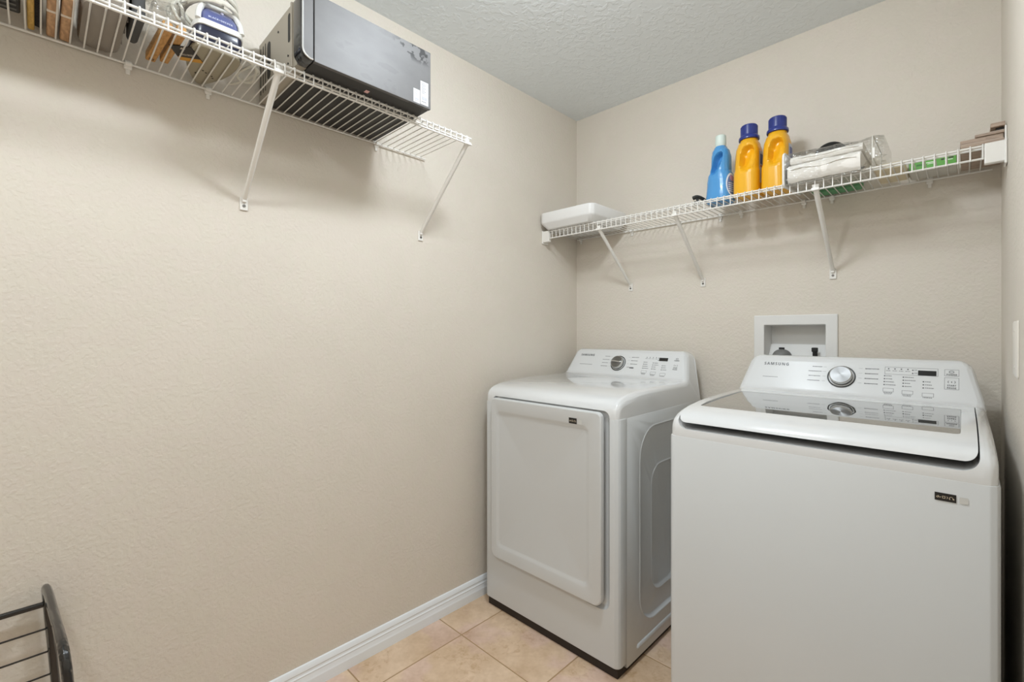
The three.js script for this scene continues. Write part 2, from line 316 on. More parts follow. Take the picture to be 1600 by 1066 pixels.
function knobFace(r, z, n = 96) {                                // spun metal face with polar uv
  const P = [], UV = [], N = [];
  for (let i = 0; i < n; i++) for (const [a, b] of [[0, 1]]) {
    const t0 = i / n * 2 * Math.PI, t1 = (i + 1) / n * 2 * Math.PI, q = 0.0008;
    const A = [q * Math.cos(t0), q * Math.sin(t0)], B = [r * Math.cos(t0), r * Math.sin(t0)], C = [r * Math.cos(t1), r * Math.sin(t1)], E = [q * Math.cos(t1), q * Math.sin(t1)];
    for (const [p, u, v] of [[A, i / n, 0], [B, i / n, 1], [C, (i + 1) / n, 1], [A, i / n, 0], [C, (i + 1) / n, 1], [E, (i + 1) / n, 0]]) { P.push(p[0], p[1], z); UV.push(u, v); N.push(0, 0, 1); }
  }
  const g = new THREE.BufferGeometry(); g.setAttribute('position', new THREE.Float32BufferAttribute(P, 3)); g.setAttribute('uv', new THREE.Float32BufferAttribute(UV, 2)); g.setAttribute('normal', new THREE.Float32BufferAttribute(N, 3)); return g;
}
const spun = phy({ color: lin(134, 134, 133), roughness: 0.4, metalness: 1, anisotropy: 0.9, anisotropyRotation: Math.PI / 2 });
function knob(parent, x, h, kind) {
  const k = new THREE.Group(); k.name = 'control_knob'; parent.add(k); onConsole(k, x, h, 0.0);
  const lathe = pts => { const g = new THREE.LatheGeometry(pts.map(p => new THREE.Vector2(...p)), 56); g.rotateX(Math.PI / 2); return g; };
  part('knob_ring', lathe([[0.0395, -0.001], [0.0405, 0.0015], [0.0385, 0.002], [0.0365, 0.001]]), M.darkRing, k);
  part('knob_body', lathe([[0.033, -0.002], [0.0335, 0.004], [0.0325, 0.017], [0.0315, 0.0195], [0.0295, 0.0205]]), M.chrome, k);
  part('knob_face', knobFace(0.0297, 0.0204), spun, k);
  if (kind === 'dryer') { const b = part('pointer', rbox(-0.027, 0.027, -0.0042, 0.0042, 0.018, 0.0268, 0.003), M.chrome, k); b.rotation.z = -0.08; }
  return k;
}
function sticker(parent, x0, y0, z, w, h) {
  const tex = canvasTex(256, 128, (x) => { x.fillStyle = 'rgb(24,22,20)'; x.fillRect(0, 0, 256, 128); x.strokeStyle = x.fillStyle = 'rgb(205,190,165)'; x.lineWidth = 7;
    x.beginPath(); x.arc(34, 72, 11, 0, 7); x.stroke(); x.beginPath(); x.moveTo(40, 48); x.lineTo(62, 78); x.lineTo(78, 62); x.stroke(); x.strokeRect(94, 50, 30, 32); x.beginPath(); x.arc(140, 66, 15, -1.5, 1.5); x.stroke(); x.beginPath(); x.arc(196, 68, 21, 2.6, 6.9); x.stroke(); x.fillRect(216, 68, 16, 20); x.fillRect(172, 72, 12, 18); });
  const g = new THREE.PlaneGeometry(w, h); g.translate(x0 + w / 2, y0 - h / 2, z);
  part('sticker', g, std({ map: tex, roughness: 0.5 }), parent, 'small black sticker with pale symbols');
  const g2 = new THREE.PlaneGeometry(h * 0.78, h * 0.78); g2.translate(x0 + w + h * 0.68, y0 - h * 0.56, z);
  part('label_patch', g2, std({ color: lin(206, 206, 202), roughness: 0.5 }), parent, 'small blank pale label');
}
const XY = z => (a, b) => V(a, b, z);
function prismY(x0, x1, z0, z1, r, y0, y1, bev = 0.002, seg = 8) {      // upright rounded prism with eased top and bottom edges
  const L = (y, d) => rr(x0 + d, x1 - d, -z1 + d, -z0 - d, r.map ? r.map(q => Math.max(0.0008, q - d)) : Math.max(0.0008, r - d), (a, b) => V(a, y, -b), seg);
  return loft([L(y0, bev), L(y0 + bev, 0), L(y1 - bev, 0), L(y1 - bev * 0.3, bev * 0.3), L(y1, bev)], { crease: 0.7 });
}
function machineBase(t) { part('plinth', box(0.012, MW - 0.012, 0.0, 0.04, -0.70, -0.016), M.base, t, 'dark recessed plinth under the cabinet'); }

// dryer
const dryer = thing('dryer', 'white front-loading clothes dryer with square door standing in the corner', 'dryer', [0.064, 0, 0.779]);
{
  const t = dryer;
  machineBase(t);
  // cabinet behind the side seam, right side carries pressed rings
  part('cabinet', prismY(0.002, MW - 0.024, -0.718, -0.0605, 0.004, 0.022, 0.9105), M.enamel, t);
  { const f = x => (a, b) => V(x, b, -a);            // a = -z
    const X = MW - 0.002;
    const L = [rr(0.061, 0.716, 0.020, 0.910, 0.003, f(X - 0.023), 8), rr(0.061, 0.716, 0.020, 0.910, 0.003, f(X - 0.001), 8), rr(0.062, 0.715, 0.021, 0.909, 0.003, f(X), 8),
      rr(0.145, 0.605, 0.110, 0.867, 0.125, f(X), 8), rr(0.150, 0.60, 0.115, 0.862, 0.12, f(X), 8), rr(0.1525, 0.5975, 0.1175, 0.8595, 0.118, f(X + 0.0022), 8), rr(0.156, 0.594, 0.121, 0.856, 0.115, f(X + 0.001), 8), rr(0.161, 0.589, 0.126, 0.851, 0.11, f(X - 0.0085), 8), rr(0.166, 0.584, 0.131, 0.846, 0.105, f(X - 0.0105), 8), rr(0.170, 0.580, 0.135, 0.842, 0.101, f(X - 0.0105), 8), rr(0.254, 0.496, 0.196, 0.704, 0.079, f(X - 0.0105), 8),
      rr(0.258, 0.492, 0.200, 0.700, 0.075, f(X - 0.0105), 8), rr(0.2605, 0.4895, 0.2025, 0.6975, 0.073, f(X - 0.0083), 8), rr(0.264, 0.486, 0.206, 0.694, 0.07, f(X - 0.0095), 8), rr(0.269, 0.481, 0.211, 0.689, 0.065, f(X - 0.018), 8), rr(0.273, 0.477, 0.215, 0.685, 0.061, f(X - 0.0195), 8), rr(0.277, 0.473, 0.219, 0.681, 0.057, f(X - 0.0195), 8)];
    part('side_panel', loft(L, { a: false, crease: 0.75 }), M.enamel, t, 'right side panel pressed with rounded rings');
    part('side_rib', loft([rr(0.13, 0.62, 0.050, 0.072, 0.01, f(X - 0.002), 4), rr(0.13, 0.62, 0.050, 0.072, 0.01, f(X + 0.001), 4), rr(0.135, 0.615, 0.055, 0.067, 0.006, f(X + 0.0045), 4)], { a: false, crease: 1.2 }), M.enamel, t);
  }
  let fp = prismY(0, MW, -0.0595, -0.002, [0.024, 0.024, 0.003, 0.003], 0.038, 0.9115, 0.004);
  const pocket = loft([rr(0.52, 0.636, 0.240, 0.99, 0.03, XY(-0.017)), rr(0.52, 0.641, 0.236, 0.99, 0.032, XY(-0.0145)), rr(0.518, 0.650, 0.228, 0.99, 0.038, XY(-0.003)), rr(0.515, 0.656, 0.222, 0.99, 0.042, XY(0.01))], { crease: 0.3 });
  fp = cut(fp, pocket, SUBTRACTION);
  part('front_panel', fp, M.enamel, t);
  part('hinge_pocket', rbox(0.45, 0.662, 0.87, 0.939, -0.036, -0.0203, 0.001), M.enamel, t);
  let cov = coverGeo();
  const notch = loft([rr(0.059, 0.636, 0.80, 0.9345, [0.01, 0.01, 0.02, 0.012], XY(-0.0195)), rr(0.059, 0.641, 0.80, 0.9355, [0.01, 0.01, 0.02, 0.012], XY(-0.017)), rr(0.058, 0.650, 0.80, 0.937, [0.01, 0.01, 0.026, 0.012], XY(-0.003)), rr(0.057, 0.656, 0.80, 0.9395, [0.01, 0.01, 0.03, 0.013], XY(0.01))], { crease: 0.5 });
  cov = cut(cov, notch, SUBTRACTION);
  part('top_cover', cov, M.plasticWhite, t, 'glossy white moulded top with raised control console');
  // door: raised slab with a shallow recessed field
  const d = { x0: 0.064, x1: 0.630, y0: 0.243, y1: 0.932 };
  const R = (i, z, r) => rr(d.x0 + i, d.x1 - i, d.y0 + i, d.y1 - i, [r, r, Math.max(r - 0.012, 0.003), Math.max(r - 0.012, 0.003)], XY(z), 8);
  const F = (i, z) => rr(d.x0 + 0.032 + i, d.x1 - 0.050 - i, d.y0 + 0.050 + i, d.y1 - 0.052 - i, 0.026 - i * 0.5, XY(z), 8);
  part('door', loft([R(0.006, -0.0015, 0.03), R(0, 0.003, 0.034), R(0, 0.016, 0.034), R(0.0015, 0.0195, 0.0325), R(0.005, 0.0215, 0.029), F(0, 0.0215), F(0.004, 0.0205), F(0.012, 0.0155), F(0.018, 0.0145)], { crease: 0.45 }), M.enamel, t, 'square white door with a recessed field');
  sticker(t.children.at(-1), 0.49, 0.9, 0.0222, 0.036, 0.021);
  const pr = part('console_print', new THREE.PlaneGeometry(0.60, conLen), std({ map: consolePrint('dryer'), transparent: true, roughness: 0.4, depthWrite: false }), t); onConsole(pr, 0.343, conLen / 2, 0.0007);
  knob(t, 0.315, 0.055, 'dryer');
  const ds = part('display_window', rbox(-0.0215, 0.0215, -0.0085, 0.0085, -0.002, 0.0012, 0.0011), M.screen, t); onConsole(ds, 0.546, 0.086);
}
// washer
const WX = 0.972;
const washer = thing('washing_machine', 'white top-loading washing machine with dark glass lid, close to the right wall', 'washer', [WX, 0, 0.862]);
{
  const t = washer;
  machineBase(t);
  part('cabinet', prismY(0, MW, -0.72, -0.001, [0.022, 0.022, 0.006, 0.006], 0.028, 0.9105, 0.0035), M.enamel, t);
  const c = 0.341, cov0 = coverGeo();
  const lidR = (x0, x1, y0, r, z) => rr(x0, x1, y0, 1.3, [r, r, 0.01, 0.01], XY(z), 10);
  const cutter = loft([lidR(c - 0.3155, c + 0.3155, 0.934, 0.03, -0.553), lidR(c - 0.3155, c + 0.3155, 0.934, 0.03, -0.02), lidR(c - 0.3195, c + 0.3205, 0.928, 0.034, 0.05)], { crease: 0.3 });
  const cov = cut(cov0, cutter, SUBTRACTION);
  part('top_cover', cov, M.plasticWhite, t, 'glossy white moulded top with raised control console');
  const lidShape = loft([lidR(c - 0.313, c + 0.313, 0.9525, 0.022, -0.5515), lidR(c - 0.313, c + 0.313, 0.9525, 0.022, 0.05)], { crease: 0.3 });
  const lift = coverGeo(); lift.translate(0, 0.0022, 0.0035);
  // the glass sits in a shallow frame cut into the lid
  const slope = (x, z) => { const p = coverProfile(); for (let i = 1; i < 16; i++) if (z <= p[i - 1][0] && z >= p[i][0]) { const k = (z - p[i - 1][0]) / (p[i][0] - p[i - 1][0] || 1); return p[i - 1][1] + (p[i][1] - p[i - 1][1]) * k; } return 1.0; };
  let lid = cut(lift, lidShape, INTERSECTION);
  const gl = { x0: c - 0.287, x1: c + 0.287, z0: -0.472, z1: -0.098 };
  const ya = slope(0, gl.z1) + 0.0018, yb = slope(0, gl.z0) + 0.0018, gy = z => 0.55 * (slope(0, z) + 0.002) + 0.45 * (ya + (yb - ya) * (z - gl.z1) / (gl.z0 - gl.z1));
  const gLoop = (dy, i) => rr(gl.x0 + i, gl.x1 - i, -gl.z1 + i, -gl.z0 - i, 0.012, (a, b) => V(a, gy(-b) + dy, -b), 6);
  const recess = loft([gLoop(-0.004, 0), gLoop(0.05, 0)], { crease: 0.3 });
  lid = cut(lid, recess, SUBTRACTION);
  const lidMesh = part('lid', lid, M.plasticWhite, t, 'white framed lid with a dark glass pane');
  { // glass pane as strips that follow the gentle crown of the lid
    const loops = [], zs = []; for (let k = 0; k <= 20; k++) zs.push(gl.z1 - 0.0006 + (gl.z0 - gl.z1 + 0.0012) * k / 20);
    const P = []; for (let k = 0; k < 20; k++) { const q = (z, x, d) => V(x, gy(z) + d, z), a = gl.x0 + 0.0006, b = gl.x1 - 0.0006; P.push(q(zs[k], a, -0.0008), q(zs[k], b, -0.0008), q(zs[k + 1], b, -0.0008), q(zs[k], a, -0.0008), q(zs[k + 1], b, -0.0008), q(zs[k + 1], a, -0.0008)); }
    const g = new THREE.BufferGeometry().setFromPoints(P); g.computeVertexNormals(); g.setAttribute('uv', new THREE.BufferAttribute(new Float32Array(P.length * 2), 2));
    part('glass_pane', toCreasedNormals(g, 0.5), phy({ color: lin(88, 87, 84), roughness: 0.03, clearcoat: 1, clearcoatRoughness: 0.01, ior: 1.9, specularIntensity: 1 }), lidMesh, 'dark tinted glossy glass pane');
  }
  sticker(t, 0.589, 0.881, 0.0, 0.033, 0.0165);
  const pr = part('console_print', new THREE.PlaneGeometry(0.60, conLen), std({ map: consolePrint('washer'), transparent: true, roughness: 0.4, depthWrite: false }), t); onConsole(pr, 0.343, conLen / 2, 0.0007);
  knob(t, 0.332, 0.056, 'washer');
  const ds = part('display_window', rbox(-0.0215, 0.0215, -0.0085, 0.0085, -0.002, 0.0012, 0.0011), M.screen, t); onConsole(ds, 0.551, 0.084);
}

// ───────────────────────── washer outlet box in the back wall ─────────────────────────
{
  const t = thing('outlet_box', 'white recessed water outlet box in the back wall behind the washer', 'outlet box', [1.1035, 1.06, 0]);
  const f = z => (a, b) => V(a, b, z), x0 = -0.1505, x1 = 0.1505, y0 = -0.03, y1 = 0.228, a0 = -0.1105, a1 = 0.1105, b0 = 0.02, b1 = 0.187;
  part('face_frame', loft([rr(x0, x1, y0, y1, 0.003, f(0.0005), 3), rr(x0, x1, y0, y1, 0.003, f(0.006), 3), rr(x0 + 0.003, x1 - 0.003, y0 + 0.003, y1 - 0.003, 0.003, f(0.0085), 3), rr(a0 - 0.002, a1 + 0.002, b0 - 0.002, b1 + 0.002, 0.003, f(0.0085), 3), rr(a0, a1, b0, b1, 0.003, f(0.0065), 3), rr(a0, a1, b0, b1, 0.003, f(-0.02), 3)], { a: false, b: false, crease: 0.4 }), M.outlet, t);
  part('recess', loft([rr(a0, a1, b0, b1, 0.003, f(-0.018), 3), rr(a0 + 0.004, a1 - 0.004, b0, b1 - 0.004, 0.003, f(-0.088), 3)], { a: false, crease: 0.4 }), M.outlet, t);
  part('ledge', loft([[V(a0 + 0.002, b0, -0.02), V(a1 - 0.002, b0, -0.02), V(a1 - 0.003, b0 + 0.085, -0.078), V(a0 + 0.003, b0 + 0.085, -0.078)], [V(a0 + 0.002, b0 - 0.002, -0.03), V(a1 - 0.002, b0 - 0.002, -0.03), V(a1 - 0.003, b0 + 0.083, -0.086), V(a0 + 0.003, b0 + 0.083, -0.086)]], { flip: true, crease: 0.3 }), M.outlet, t);
  const dome = []; for (let i = 0; i <= 8; i++) { const a = i / 8 * Math.PI / 2; dome.push(new THREE.Vector2(Math.max(0.0005, 0.036 * Math.cos(a)), 0.03 * Math.sin(a))); }
  const v1 = new THREE.LatheGeometry(dome, 28); v1.translate(-0.052, 0.055, -0.03);
  const valve = part('drain_cover', v1, std({ color: lin(120, 120, 118), roughness: 0.5 }), t, 'grey domed drain cover');
  part('valve_handle', merge([rbox(-0.063, -0.043, 0.083, 0.092, -0.036, -0.024, 0.002), cyl(V(-0.053, 0.07, -0.03), V(-0.053, 0.084, -0.03), 0.006)]), M.black, t, 'black valve handle');
  part('valve_handle', merge([rbox(0.057, 0.078, 0.076, 0.094, -0.036, -0.02, 0.003), cyl(V(0.068, 0.04, -0.03), V(0.068, 0.078, -0.03), 0.009)]), M.black, t, 'black valve handle');
}
// ───────────────────────── switch plate on the right wall ─────────────────────────
{
  const t = thing('wall_plate', 'plain white wall plate on the right wall above the washer', 'wall plate', [W, 1.178, 0.625]);
  const f = x => (a, b) => V(x, b, a);
  const pm = std({ color: lin(240, 234, 224), roughness: 0.4 });
  part('plate', loft([rr(-0.062, 0.05, -0.064, 0.064, 0.004, f(-0.0003), 4), rr(-0.062, 0.05, -0.064, 0.064, 0.004, f(-0.0022), 4), rr(-0.058, 0.046, -0.060, 0.060, 0.004, f(-0.0042), 4)], { a: false, crease: 0.5 }), pm, t);
  for (const y of [-0.042, 0.042]) { const g = new THREE.CylinderGeometry(0.0035, 0.0035, 0.0012, 12); g.rotateZ(Math.PI / 2); g.translate(-0.0044, y, -0.006); part('screw', g, pm, t); }
}
// ───────────────────────── things on the left shelf ─────────────────────────
const DECK_L = LS_Y + 0.0021, DECK_B = BS_Y + 0.0021;
{ // computer case lying on its side
  const t = thing('computer_tower', 'black and silver desktop computer tower lying on its side on the left wire shelf', 'computer', [0, DECK_L, 1.289]);
  const dark = std({ color: lin(44, 43, 42), roughness: 0.55 }), beige = std({ color: lin(176, 168, 154), roughness: 0.45, metalness: 0.35 });
  const n1 = fbm(5, 4, 901), n2 = fbm(22, 3, 907);
  const scuffed = dataTex(512, (u, v) => { // u along the case from its far end, v up
    const e = Math.hypot((u - 0.14) / 0.24, (v - 0.9) / 0.2), w = sstep(1.1, 0.4, e) * sstep(0.52, 0.62, n2(u, v * 0.5)) + sstep(0.66, 0.74, n1(u, v)) * 0.12;
    const k = (n1(u, v) - 0.5) * 16 - w * 62; return [97 + k, 95 + k, 94 + k]; }, true, 256);
  const steel = std({ map: scuffed, roughness: 0.5, metalness: 0.1 });
  const fr = x => (a, b) => V(x, b, -a);                                    // a = -z
  part('chassis', rbox(0.012, 0.3585, 0.0, 0.184, 0.001, 0.376, 0.003), dark, t);
  const sp = loft([rr(-0.376, 0, 0, 0.1845, 0.002, fr(0.3545), 3), rr(-0.376, 0, 0, 0.1845, 0.002, fr(0.3645), 3), rr(-0.3752, -0.0008, 0.0008, 0.1837, 0.002, fr(0.366), 3)], { a: false, crease: 0.4 });
  { const p = sp.attributes.position, uv = sp.attributes.uv; for (let i = 0; i < p.count; i++) uv.setXY(i, p.getZ(i) / 0.376, p.getY(i) / 0.1845); }
  const panel = part('side_panel', sp, steel, t, 'silver grey side panel with scuffs near one corner');
  const labelTex = canvasTex(96, 160, (x) => { x.fillStyle = 'rgb(206,206,208)'; x.fillRect(0, 0, 96, 160); x.fillStyle = 'rgb(92,92,100)'; for (let i = 0; i < 7; i++) x.fillRect(12, 12 + i * 11, 40 + (i * 17) % 34, 4); for (let i = 0; i < 22; i++) if (i * 7 % 3) x.fillRect(14 + i * 3, 104, 2, 26); x.fillRect(14, 138, 60, 5); });
  for (const [z0, z1, y0, y1] of [[0.042, 0.066, 0.0055, 0.0475], [0.010, 0.040, 0.0068, 0.0805]]) { const g = new THREE.PlaneGeometry(z1 - z0, y1 - y0); g.rotateY(Math.PI / 2); g.translate(0.3665, (y0 + y1) / 2, (z0 + z1) / 2); part('label_sticker', g, std({ map: labelTex, roughness: 0.5 }), panel, 'white printed label'); }
  // front bezel at the end towards the iron
  const bz = part('bezel', loft([rr(-0.412, -0.379, 0, 0.1845, [0.026, 0.002, 0.002, 0.026], fr(0.318)), rr(-0.412, -0.379, 0, 0.1845, [0.026, 0.002, 0.002, 0.026], fr(0.358)), rr(-0.410, -0.379, 0.002, 0.1835, [0.026, 0.002, 0.002, 0.026], fr(0.364))], { crease: 0.5 }), M.blackGloss, t);
  part('bezel_cheek', loft([rr(-0.4045, -0.3795, 0.0045, 0.1815, [0.02, 0.001, 0.001, 0.02], fr(0.3635)), rr(-0.4045, -0.3795, 0.0045, 0.1815, [0.02, 0.001, 0.001, 0.02], fr(0.366))], { a: false, crease: 0.4 }), steel, bz);
  const path = []; for (let i = 0; i <= 10; i++) { const a = i / 10 * Math.PI / 2; path.push(V(0.3655, 0.0045 + 0.023 - 0.023 * Math.cos(Math.PI / 2 - a), 0.382 + 0.0235 * Math.sin(Math.PI / 2 - a) + 0)); }
  path.length = 0; path.push(V(0.3655, 0.181, 0.4065)); for (let i = 0; i <= 10; i++) { const a = i / 10 * Math.PI / 2; path.push(V(0.3655, 0.0275 - 0.0235 * Math.sin(a), 0.383 + 0.0235 * Math.cos(a))); } path.push(V(0.3655, 0.004, 0.3795));
  part('chrome_band', sweep(path, [0.0022, 0.0022], 8, false, V(1, 0, 0)), std({ color: lin(238, 238, 238), roughness: 0.18, metalness: 0.7 }), bz);
  for (const x of [0.328, 0.341]) part('bezel_rib', rbox(x - 0.003, x + 0.003, 0.004, 0.18, 0.39, 0.4075, 0.002), dark, bz);
  // bare sheet metal end plate
  const pl = part('end_plate', rbox(0.012, 0.312, 0.002, 0.1825, 0.376, 0.403, 0.0015), beige, t, 'bare beige metal end plate with slots');
  for (const [x, y0, y1, w] of [[0.100, 0.045, 0.157, 0.027], [0.262, 0.085, 0.165, 0.016], [0.05, 0.02, 0.165, 0.006], [0.07, 0.02, 0.165, 0.005], [0.028, 0.02, 0.165, 0.006]])
    part('slot', loft([rr(x - w / 2, x + w / 2, y0, y1, w * 0.45, XY(0.4025), 4), rr(x - w / 2, x + w / 2, y0, y1, w * 0.45, XY(0.4036), 4)], { a: false }), M.black, pl);
  part('end_flange', rbox(0.286, 0.294, 0.004, 0.18, 0.402, 0.409, 0.001), beige, pl);
  for (const [x, y] of [[0.18, 0.15], [0.255, 0.05], [0.255, 0.028]]) { const g = new THREE.CylinderGeometry(0.003, 0.003, 0.002, 12); g.rotateX(Math.PI / 2); g.translate(x, y, 0.4036); part('rivet', g, M.black, pl); }
  part('foot_pad', rbox(0.316, 0.331, -0.0012, 0.001, 0.196, 0.208, 0.0005), std({ color: lin(238, 188, 184), roughness: 0.6 }), t, 'pale pink pad under the case');
}
{ // steam iron, flat on its soleplate, heel to the room
  const t = thing('steam_iron', 'blue and white steam iron with its cord wound around, on the left shelf', 'iron', [0, DECK_L + 0.0018, 1.853]);
  const navy = phy({ color: lin(30, 34, 58), roughness: 0.3, clearcoat: 0.4 }), white = phy({ color: lin(236, 235, 230), roughness: 0.28, clearcoat: 0.3 }), blue = phy({ color: lin(92, 100, 150), roughness: 0.12, clearcoat: 0.8 }), cordM = std({ color: lin(226, 222, 210), roughness: 0.55 });
  // outline: heel at x = 0.24, tip near the wall
  const half = s => { const k = [[0, 0.004], [0.05, 0.014], [0.15, 0.026], [0.3, 0.040], [0.5, 0.052], [0.7, 0.0575], [0.86, 0.0565], [0.94, 0.053], [0.98, 0.047], [1, 0.038]]; for (let i = 1; i < k.length; i++) if (s <= k[i][0]) { const u = (s - k[i - 1][0]) / (k[i][0] - k[i - 1][0]); return k[i - 1][1] + (k[i][1] - k[i - 1][1]) * u; } return 0.038; };
  const outline = (x0, x1, kz, y, yTip = y) => { const L = [], S = [0, 0.03, 0.07, 0.14, 0.22, 0.32, 0.42, 0.52, 0.62, 0.72, 0.8, 0.87, 0.92, 0.955, 0.98, 1]; for (const s of S) L.push(V(x0 + (x1 - x0) * s, yTip + (y - yTip) * s, half(s) * kz)); for (const s of [...S].reverse()) L.push(V(x0 + (x1 - x0) * s, yTip + (y - yTip) * s, -half(s) * kz)); return L; };
  const sole = part('soleplate', loft([outline(0.012, 0.226, 0.97, 0), outline(0.010, 0.228, 1, 0.003), outline(0.010, 0.228, 1, 0.008)], { crease: 0.5 }), std({ color: lin(168, 160, 140), roughness: 0.4, metalness: 0.45 }), t, 'metal soleplate with steam holes');
  for (let i = 0; i < 7; i++) { const a = -1.2 + i * 0.4, g = new THREE.CylinderGeometry(0.0026, 0.0026, 0.0012, 10); g.translate(0.075 + 0.028 * Math.cos(a * 1.4) * (i % 2 ? 0.6 : 1), 0.0002, 0.022 * Math.sin(a)); part('steam_hole', g, M.black, sole); }
  part('base_skirt', loft([outline(0.008, 0.231, 1.02, 0.008), outline(0.006, 0.238, 1.03, 0.016), outline(0.012, 0.242, 1.0, 0.05, 0.026), outline(0.02, 0.241, 0.94, 0.058, 0.03)], { crease: 0.7 }), navy, t);
  part('white_trim', loft([outline(0.018, 0.246, 1.0, 0.049, 0.027), outline(0.017, 0.2475, 1.01, 0.054, 0.03), outline(0.018, 0.246, 1.0, 0.0625, 0.035), outline(0.024, 0.243, 0.93, 0.064, 0.036)], { crease: 0.8 }), white, t);
  part('water_tank', loft([outline(0.03, 0.243, 0.9, 0.06, 0.034), outline(0.045, 0.238, 0.84, 0.082, 0.048), outline(0.07, 0.226, 0.72, 0.103, 0.062), outline(0.09, 0.205, 0.5, 0.114, 0.075)], { crease: 0.8 }), blue, t, 'translucent blue water tank');
  // arch of the white shell over the tank
  part('shell', merge([sweep(spline([[0.240, 0.060, 0.049], [0.236, 0.083, 0.046], [0.225, 0.106, 0.034], [0.216, 0.114, 0.012], [0.216, 0.114, -0.012], [0.225, 0.106, -0.034], [0.236, 0.083, -0.046], [0.240, 0.060, -0.049]], 30), [0.0065, 0.0075], 8),
    loft([outline(0.07, 0.21, 0.62, 0.108, 0.07), outline(0.075, 0.205, 0.6, 0.13, 0.09), outline(0.09, 0.19, 0.44, 0.142, 0.105)], { crease: 0.8 })]), white, t);
  part('handle', sweep(spline([[0.20, 0.128, 0], [0.215, 0.16, 0], [0.20, 0.192, 0], [0.15, 0.203, 0], [0.09, 0.196, 0], [0.055, 0.165, 0], [0.05, 0.115, 0], [0.06, 0.08, 0]], 40), [0.0165, 0.0135], 14), white, t);
  for (const [x, z] of [[0.203, 0.006], [0.196, -0.01]]) { const g = new THREE.SphereGeometry(0.0036, 12, 8); g.translate(x, 0.1995, z); part('dial_dot', g, M.black, t); }
  const print = canvasTex(512, 96, (x) => { x.clearRect(0, 0, 512, 96); x.fillStyle = 'rgba(205,210,232,0.95)'; x.font = 'bold 58px sans-serif'; x.textAlign = 'center'; x.textBaseline = 'middle'; x.fillText('BLACK+DECKER', 256, 50); });
  const pg = new THREE.PlaneGeometry(0.066, 0.0125, 12, 1); { const p = pg.attributes.position; for (let i = 0; i < p.count; i++) p.setZ(i, -Math.pow(p.getX(i) / 0.04, 4) * 0.004); } pg.rotateX(-0.22); pg.rotateY(Math.PI / 2); pg.translate(0.2425, 0.0745, 0);
  part('tank_print', pg, std({ map: print, transparent: true, roughness: 0.4, depthWrite: false }), t, 'pale lettering on the tank');
  const glint = new THREE.SphereGeometry(0.004, 12, 8); glint.scale(0.5, 1, 1); glint.translate(0.229, 0.101, -0.006); part('fill_cap', glint, std({ color: lin(190, 190, 215), roughness: 0.2 }), t);
  // cord: turns round the handle foot, a loose hank on each side, and the plug end behind
  const turns = []; for (let i = 0; i <= 150; i++) { const a = i / 150 * Math.PI * 2 * 5.5, q = i / 150; turns.push(V(0.137 + (0.106 + 0.010 * Math.sin(a * 1.13 + 1)) * Math.cos(a), 0.112 + 0.058 * q + 0.006 * Math.sin(a * 0.7), (0.060 + 0.008 * Math.cos(a * 0.9)) * Math.sin(a))); }
  part('cord', sweep(turns, [0.0052, 0.0066], 8), cordM, t, 'off-white flat cord wound round the handle');
  part('cord', sweep(spline([[0.19, 0.118, 0.064], [0.20, 0.10, 0.088], [0.215, 0.072, 0.096], [0.21, 0.054, 0.084], [0.195, 0.066, 0.072], [0.20, 0.092, 0.076], [0.185, 0.108, 0.09], [0.18, 0.075, 0.1], [0.185, 0.054, 0.086], [0.17, 0.06, 0.066]], 70), 0.0042, 8), cordM, t, 'loose loop of off-white cord');
  part('cord', sweep(spline([[0.22, 0.02, -0.05], [0.228, 0.006, -0.072], [0.205, 0.005, -0.094], [0.165, 0.006, -0.104], [0.12, 0.005, -0.108], [0.10, 0.008, -0.09], [0.12, 0.01, -0.07], [0.165, 0.011, -0.074], [0.20, 0.01, -0.088], [0.17, 0.014, -0.112], [0.12, 0.013, -0.098], [0.08, 0.006, -0.078], [0.06, 0.005, -0.06]], 90), 0.0036, 8), cordM, t, 'loose loop of off-white cord lying on the shelf');
}
{ // printed tag
  const t = thing('hang_tag', 'small black and orange printed cardboard tag lying between the iron and the orange wood blocks', 'tag', [0.151, DECK_L + 0.0009, 1.908], 0);
  const tex = canvasTex(320, 160, (x) => { x.fillStyle = 'rgb(34,28,26)'; x.fillRect(0, 0, 320, 160); x.fillStyle = 'rgb(206,148,42)'; x.fillRect(0, 118, 320, 42); x.fillStyle = 'rgb(214,206,190)'; x.beginPath(); x.moveTo(118, 30); x.lineTo(168, 12); x.lineTo(206, 30); x.fill(); x.font = 'bold 27px sans-serif'; x.textAlign = 'center'; x.fillText('BLACK+DECKER', 160, 96); });
  const c = [[0.176, 1.951], [0.202, 1.909], [0.142, 1.869], [0.118, 1.917]].map(([x, z]) => [x - 0.151, z - 1.908]);
  const P = (k, y) => V(c[k][0], y, c[k][1]);
  part('card', loft([[P(0, -0.0006), P(1, -0.0006), P(2, -0.0006), P(3, -0.0006)], [P(0, 0.0006), P(1, 0.0006), P(2, 0.0006), P(3, 0.0006)]], { crease: 0.1 }), std({ color: lin(38, 32, 30), roughness: 0.5 }), t);
  const g = new THREE.BufferGeometry(); const q = [P(0, -0.0008), P(1, -0.0008), P(2, -0.0008), P(0, -0.0008), P(2, -0.0008), P(3, -0.0008)];
  g.setFromPoints(q); g.setAttribute('uv', new THREE.Float32BufferAttribute([0, 1, 1, 1, 1, 0, 0, 1, 1, 0, 0, 0], 2)); g.computeVertexNormals();
  part('print', g, std({ map: tex, roughness: 0.45, side: THREE.DoubleSide }), t);
  part('string', sweep(spline([[0.045, 0.0, -0.005], [0.06, 0.012, -0.02], [0.065, 0.03, -0.03]], 14), 0.0008, 5), std({ color: lin(220, 216, 205), roughness: 0.8 }), t);
}
